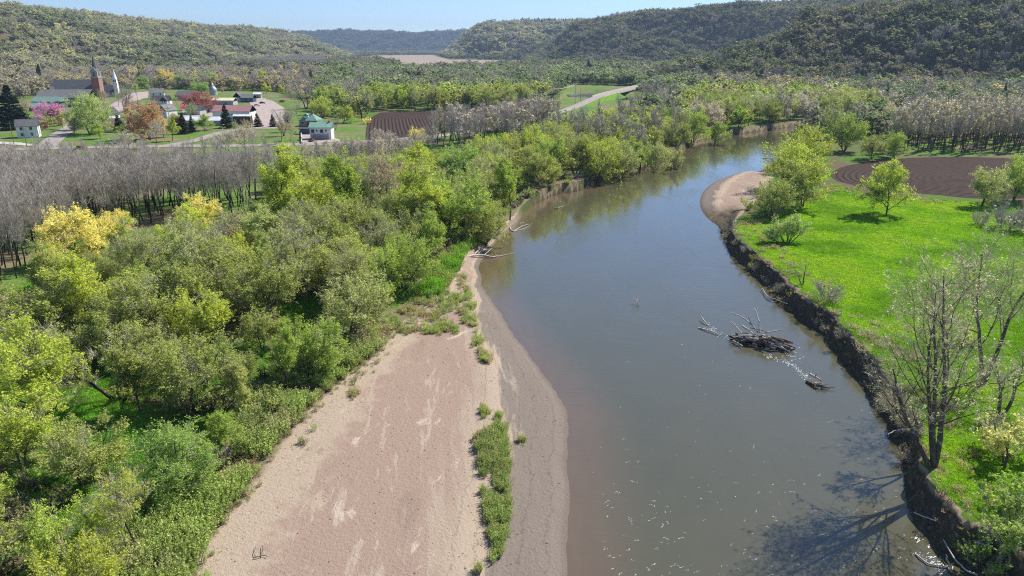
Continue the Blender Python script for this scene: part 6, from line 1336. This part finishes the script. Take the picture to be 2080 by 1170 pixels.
# cars
def car(px, py, rz, col, label, name='parked_car'):
    o = empty(name, (*at(px, py), GZ + .2), R_(rz)); m = plain('car_paint', col, .3, .5, .05, 1)
    sec = [(-2.2, .45, .55), (-2.2, .85, .85), (-1.2, .95, .9), (.9, .95, .9), (2.0, .80, .85), (2.25, .45, .7)]
    V = []
    for x, z, w in [(-2.2, .3, .8), (-2.25, .8, .85), (-1.5, .95, .88), (1.0, .95, .88), (2.1, .75, .82), (2.2, .3, .78)]: V += [(x, -w, z), (x, w, z)]
    n = 6; Fc = [(2 * i, 2 * i + 2, 2 * i + 3, 2 * i + 1) for i in range(n - 1)] + [(2 * n - 2, 0, 1, 2 * n - 1), tuple(2 * i for i in range(n))[::-1], tuple(2 * i + 1 for i in range(n))]
    pyd('body', V, Fc, m, o)
    V = [(-1.7, -.8, .94), (1.0, -.8, .94), (.4, -.65, 1.42), (-1.2, -.65, 1.42)]; V += [(x, -y, z) for x, y, z in V]
    pyd('cabin', V, [(0, 1, 2, 3), (5, 4, 7, 6), (1, 5, 6, 2), (4, 0, 3, 7)], M['glass'], o); pyd('roof_panel', [(.45, -.66, 1.43), (.45, .66, 1.43), (-1.25, .66, 1.43), (-1.25, -.66, 1.43), (.4, -.62, 1.48), (.4, .62, 1.48), (-1.2, .62, 1.48), (-1.2, -.62, 1.48)], [(4, 5, 6, 7), (0, 1, 5, 4), (1, 2, 6, 5), (2, 3, 7, 6), (3, 0, 4, 7)], m, o)
    for x in (-1.35, 1.35):
        for y in (-.82, .82):
            V = []
            for dy in (-.1, .1): V += [(x + math.cos(i * .5236) * .33, y + dy, .33 + math.sin(i * .5236) * .33) for i in range(12)]
            pyd('wheel', V, [(i, (i + 1) % 12, 12 + (i + 1) % 12, 12 + i) for i in range(12)] + [tuple(range(11, -1, -1)), tuple(range(12, 24))], M['rubber'], o)
    return tag(o, label, 'car')
car(522, 216, 20, (.8, .8, .8), 'white car parked beside the blue house'); car(533, 211, 25, (.02, .02, .022), 'black car parked next to the white one'); car(573, 208, 160, (.25, .02, .02), 'dark red car at the far side of the parking lot'); car(165, 304, 2, (.5, .03, .03), 'small red car on the road past the church street', 'car'); car(634, 288, 80, (.12, .05, .04), 'dark red car in the cottage yard')
x_, y_ = at(1371, 166); o = empty('truck', (x_, y_, road_rise(x_, y_) + .15), R_(20)); boxes('cargo_box', [(-3.5, -1.2, 1, 2.2, 1.2, 3.6)], M['trim'], o); boxes('cab', [(2.3, -1.15, .7, 4.2, 1.15, 2.8)], M['trim'], o); boxes('chassis', [(-3.5, -1, .5, 4.1, 1, .95)], M['rubber'], o)
for x in (-2.6, 3.2): boxes('wheel', [(x - .45, -1.15, 0, x + .45, -.8, .9), (x - .45, .8, 0, x + .45, 1.15, .9)], M['rubber'], o)
tag(o, 'white box truck far along the bridge road', 'truck')
# bridge
ln = [p for p in densify(ROADS[0][0], 4) if 585 < p[1] < 790]; o = empty('bridge', (*ln[len(ln) // 2], GZ)); P = np.array(ln); T_ = np.gradient(P, axis=0); T_ /= np.linalg.norm(T_, axis=1, keepdims=True); Nn = np.stack([-T_[:, 1], T_[:, 0]], -1)
def along(name, o0, o1, z0, z1, mat):
    V = []
    for (x, y), n_ in zip(P, Nn):
        z = road_rise(x, y) - GZ
        for s, h in ((o0, z0), (o1, z0), (o1, z1), (o0, z1)): V.append((x + n_[0] * s - o.location[0], y + n_[1] * s - o.location[1], z + h))
    n = len(P); Q = [(4 * i + k, 4 * i + (k + 1) % 4, 4 * i + 4 + (k + 1) % 4, 4 * i + 4 + k) for i in range(n - 1) for k in range(4)]; Q += [(0, 3, 2, 1), (4 * n - 4, 4 * n - 3, 4 * n - 2, 4 * n - 1)]
    return link(name, mesh_np(name, V, Q), [mat], o)
along('deck', -5.0, 5.0, -.9, .10, M['concrete'])
for s in (-1, 1): along('parapet', s * 4.7 - .15, s * 4.7 + .15, .10, 1.0, M['concrete'])
for f_ in (.2, .5, .8):
    x, y = P[int(len(P) * f_)]; boxes('pier', [(-4, -.6, -3, 4, .6, road_rise(x, y) - GZ - .95)], M['concrete'], o, (x - o.location[0], y - o.location[1], 0), R_(-40))
tag(o, 'long pale concrete road bridge over the side channel', 'bridge')
# ---------------------------------------------------------------- the air of the valley
def haze(d=8.5e-5):
    t = NT('haze'); v = t.n.new('ShaderNodeVolumePrincipled'); v.inputs['Color'].default_value = (.50, .66, .95, 1); v.inputs['Density'].default_value = d; v.inputs['Anisotropy'].default_value = .2
    t.l.new(v.outputs[0], t.out.inputs['Volume'])
    x0, x1, y0, y1, z0, z1 = -4600, 4600, -400, 9400, -4, 330
    V = [(x, y, z) for z in (z0, z1) for x, y in ((x0, y0), (x1, y0), (x1, y1), (x0, y1))]
    o = pyd('haze', V, [(0, 3, 2, 1), (4, 5, 6, 7), (0, 1, 5, 4), (1, 2, 6, 5), (2, 3, 7, 6), (3, 0, 4, 7)], t.done()); tag(o, 'pale haze in the air of the valley', kind='stuff')
haze()
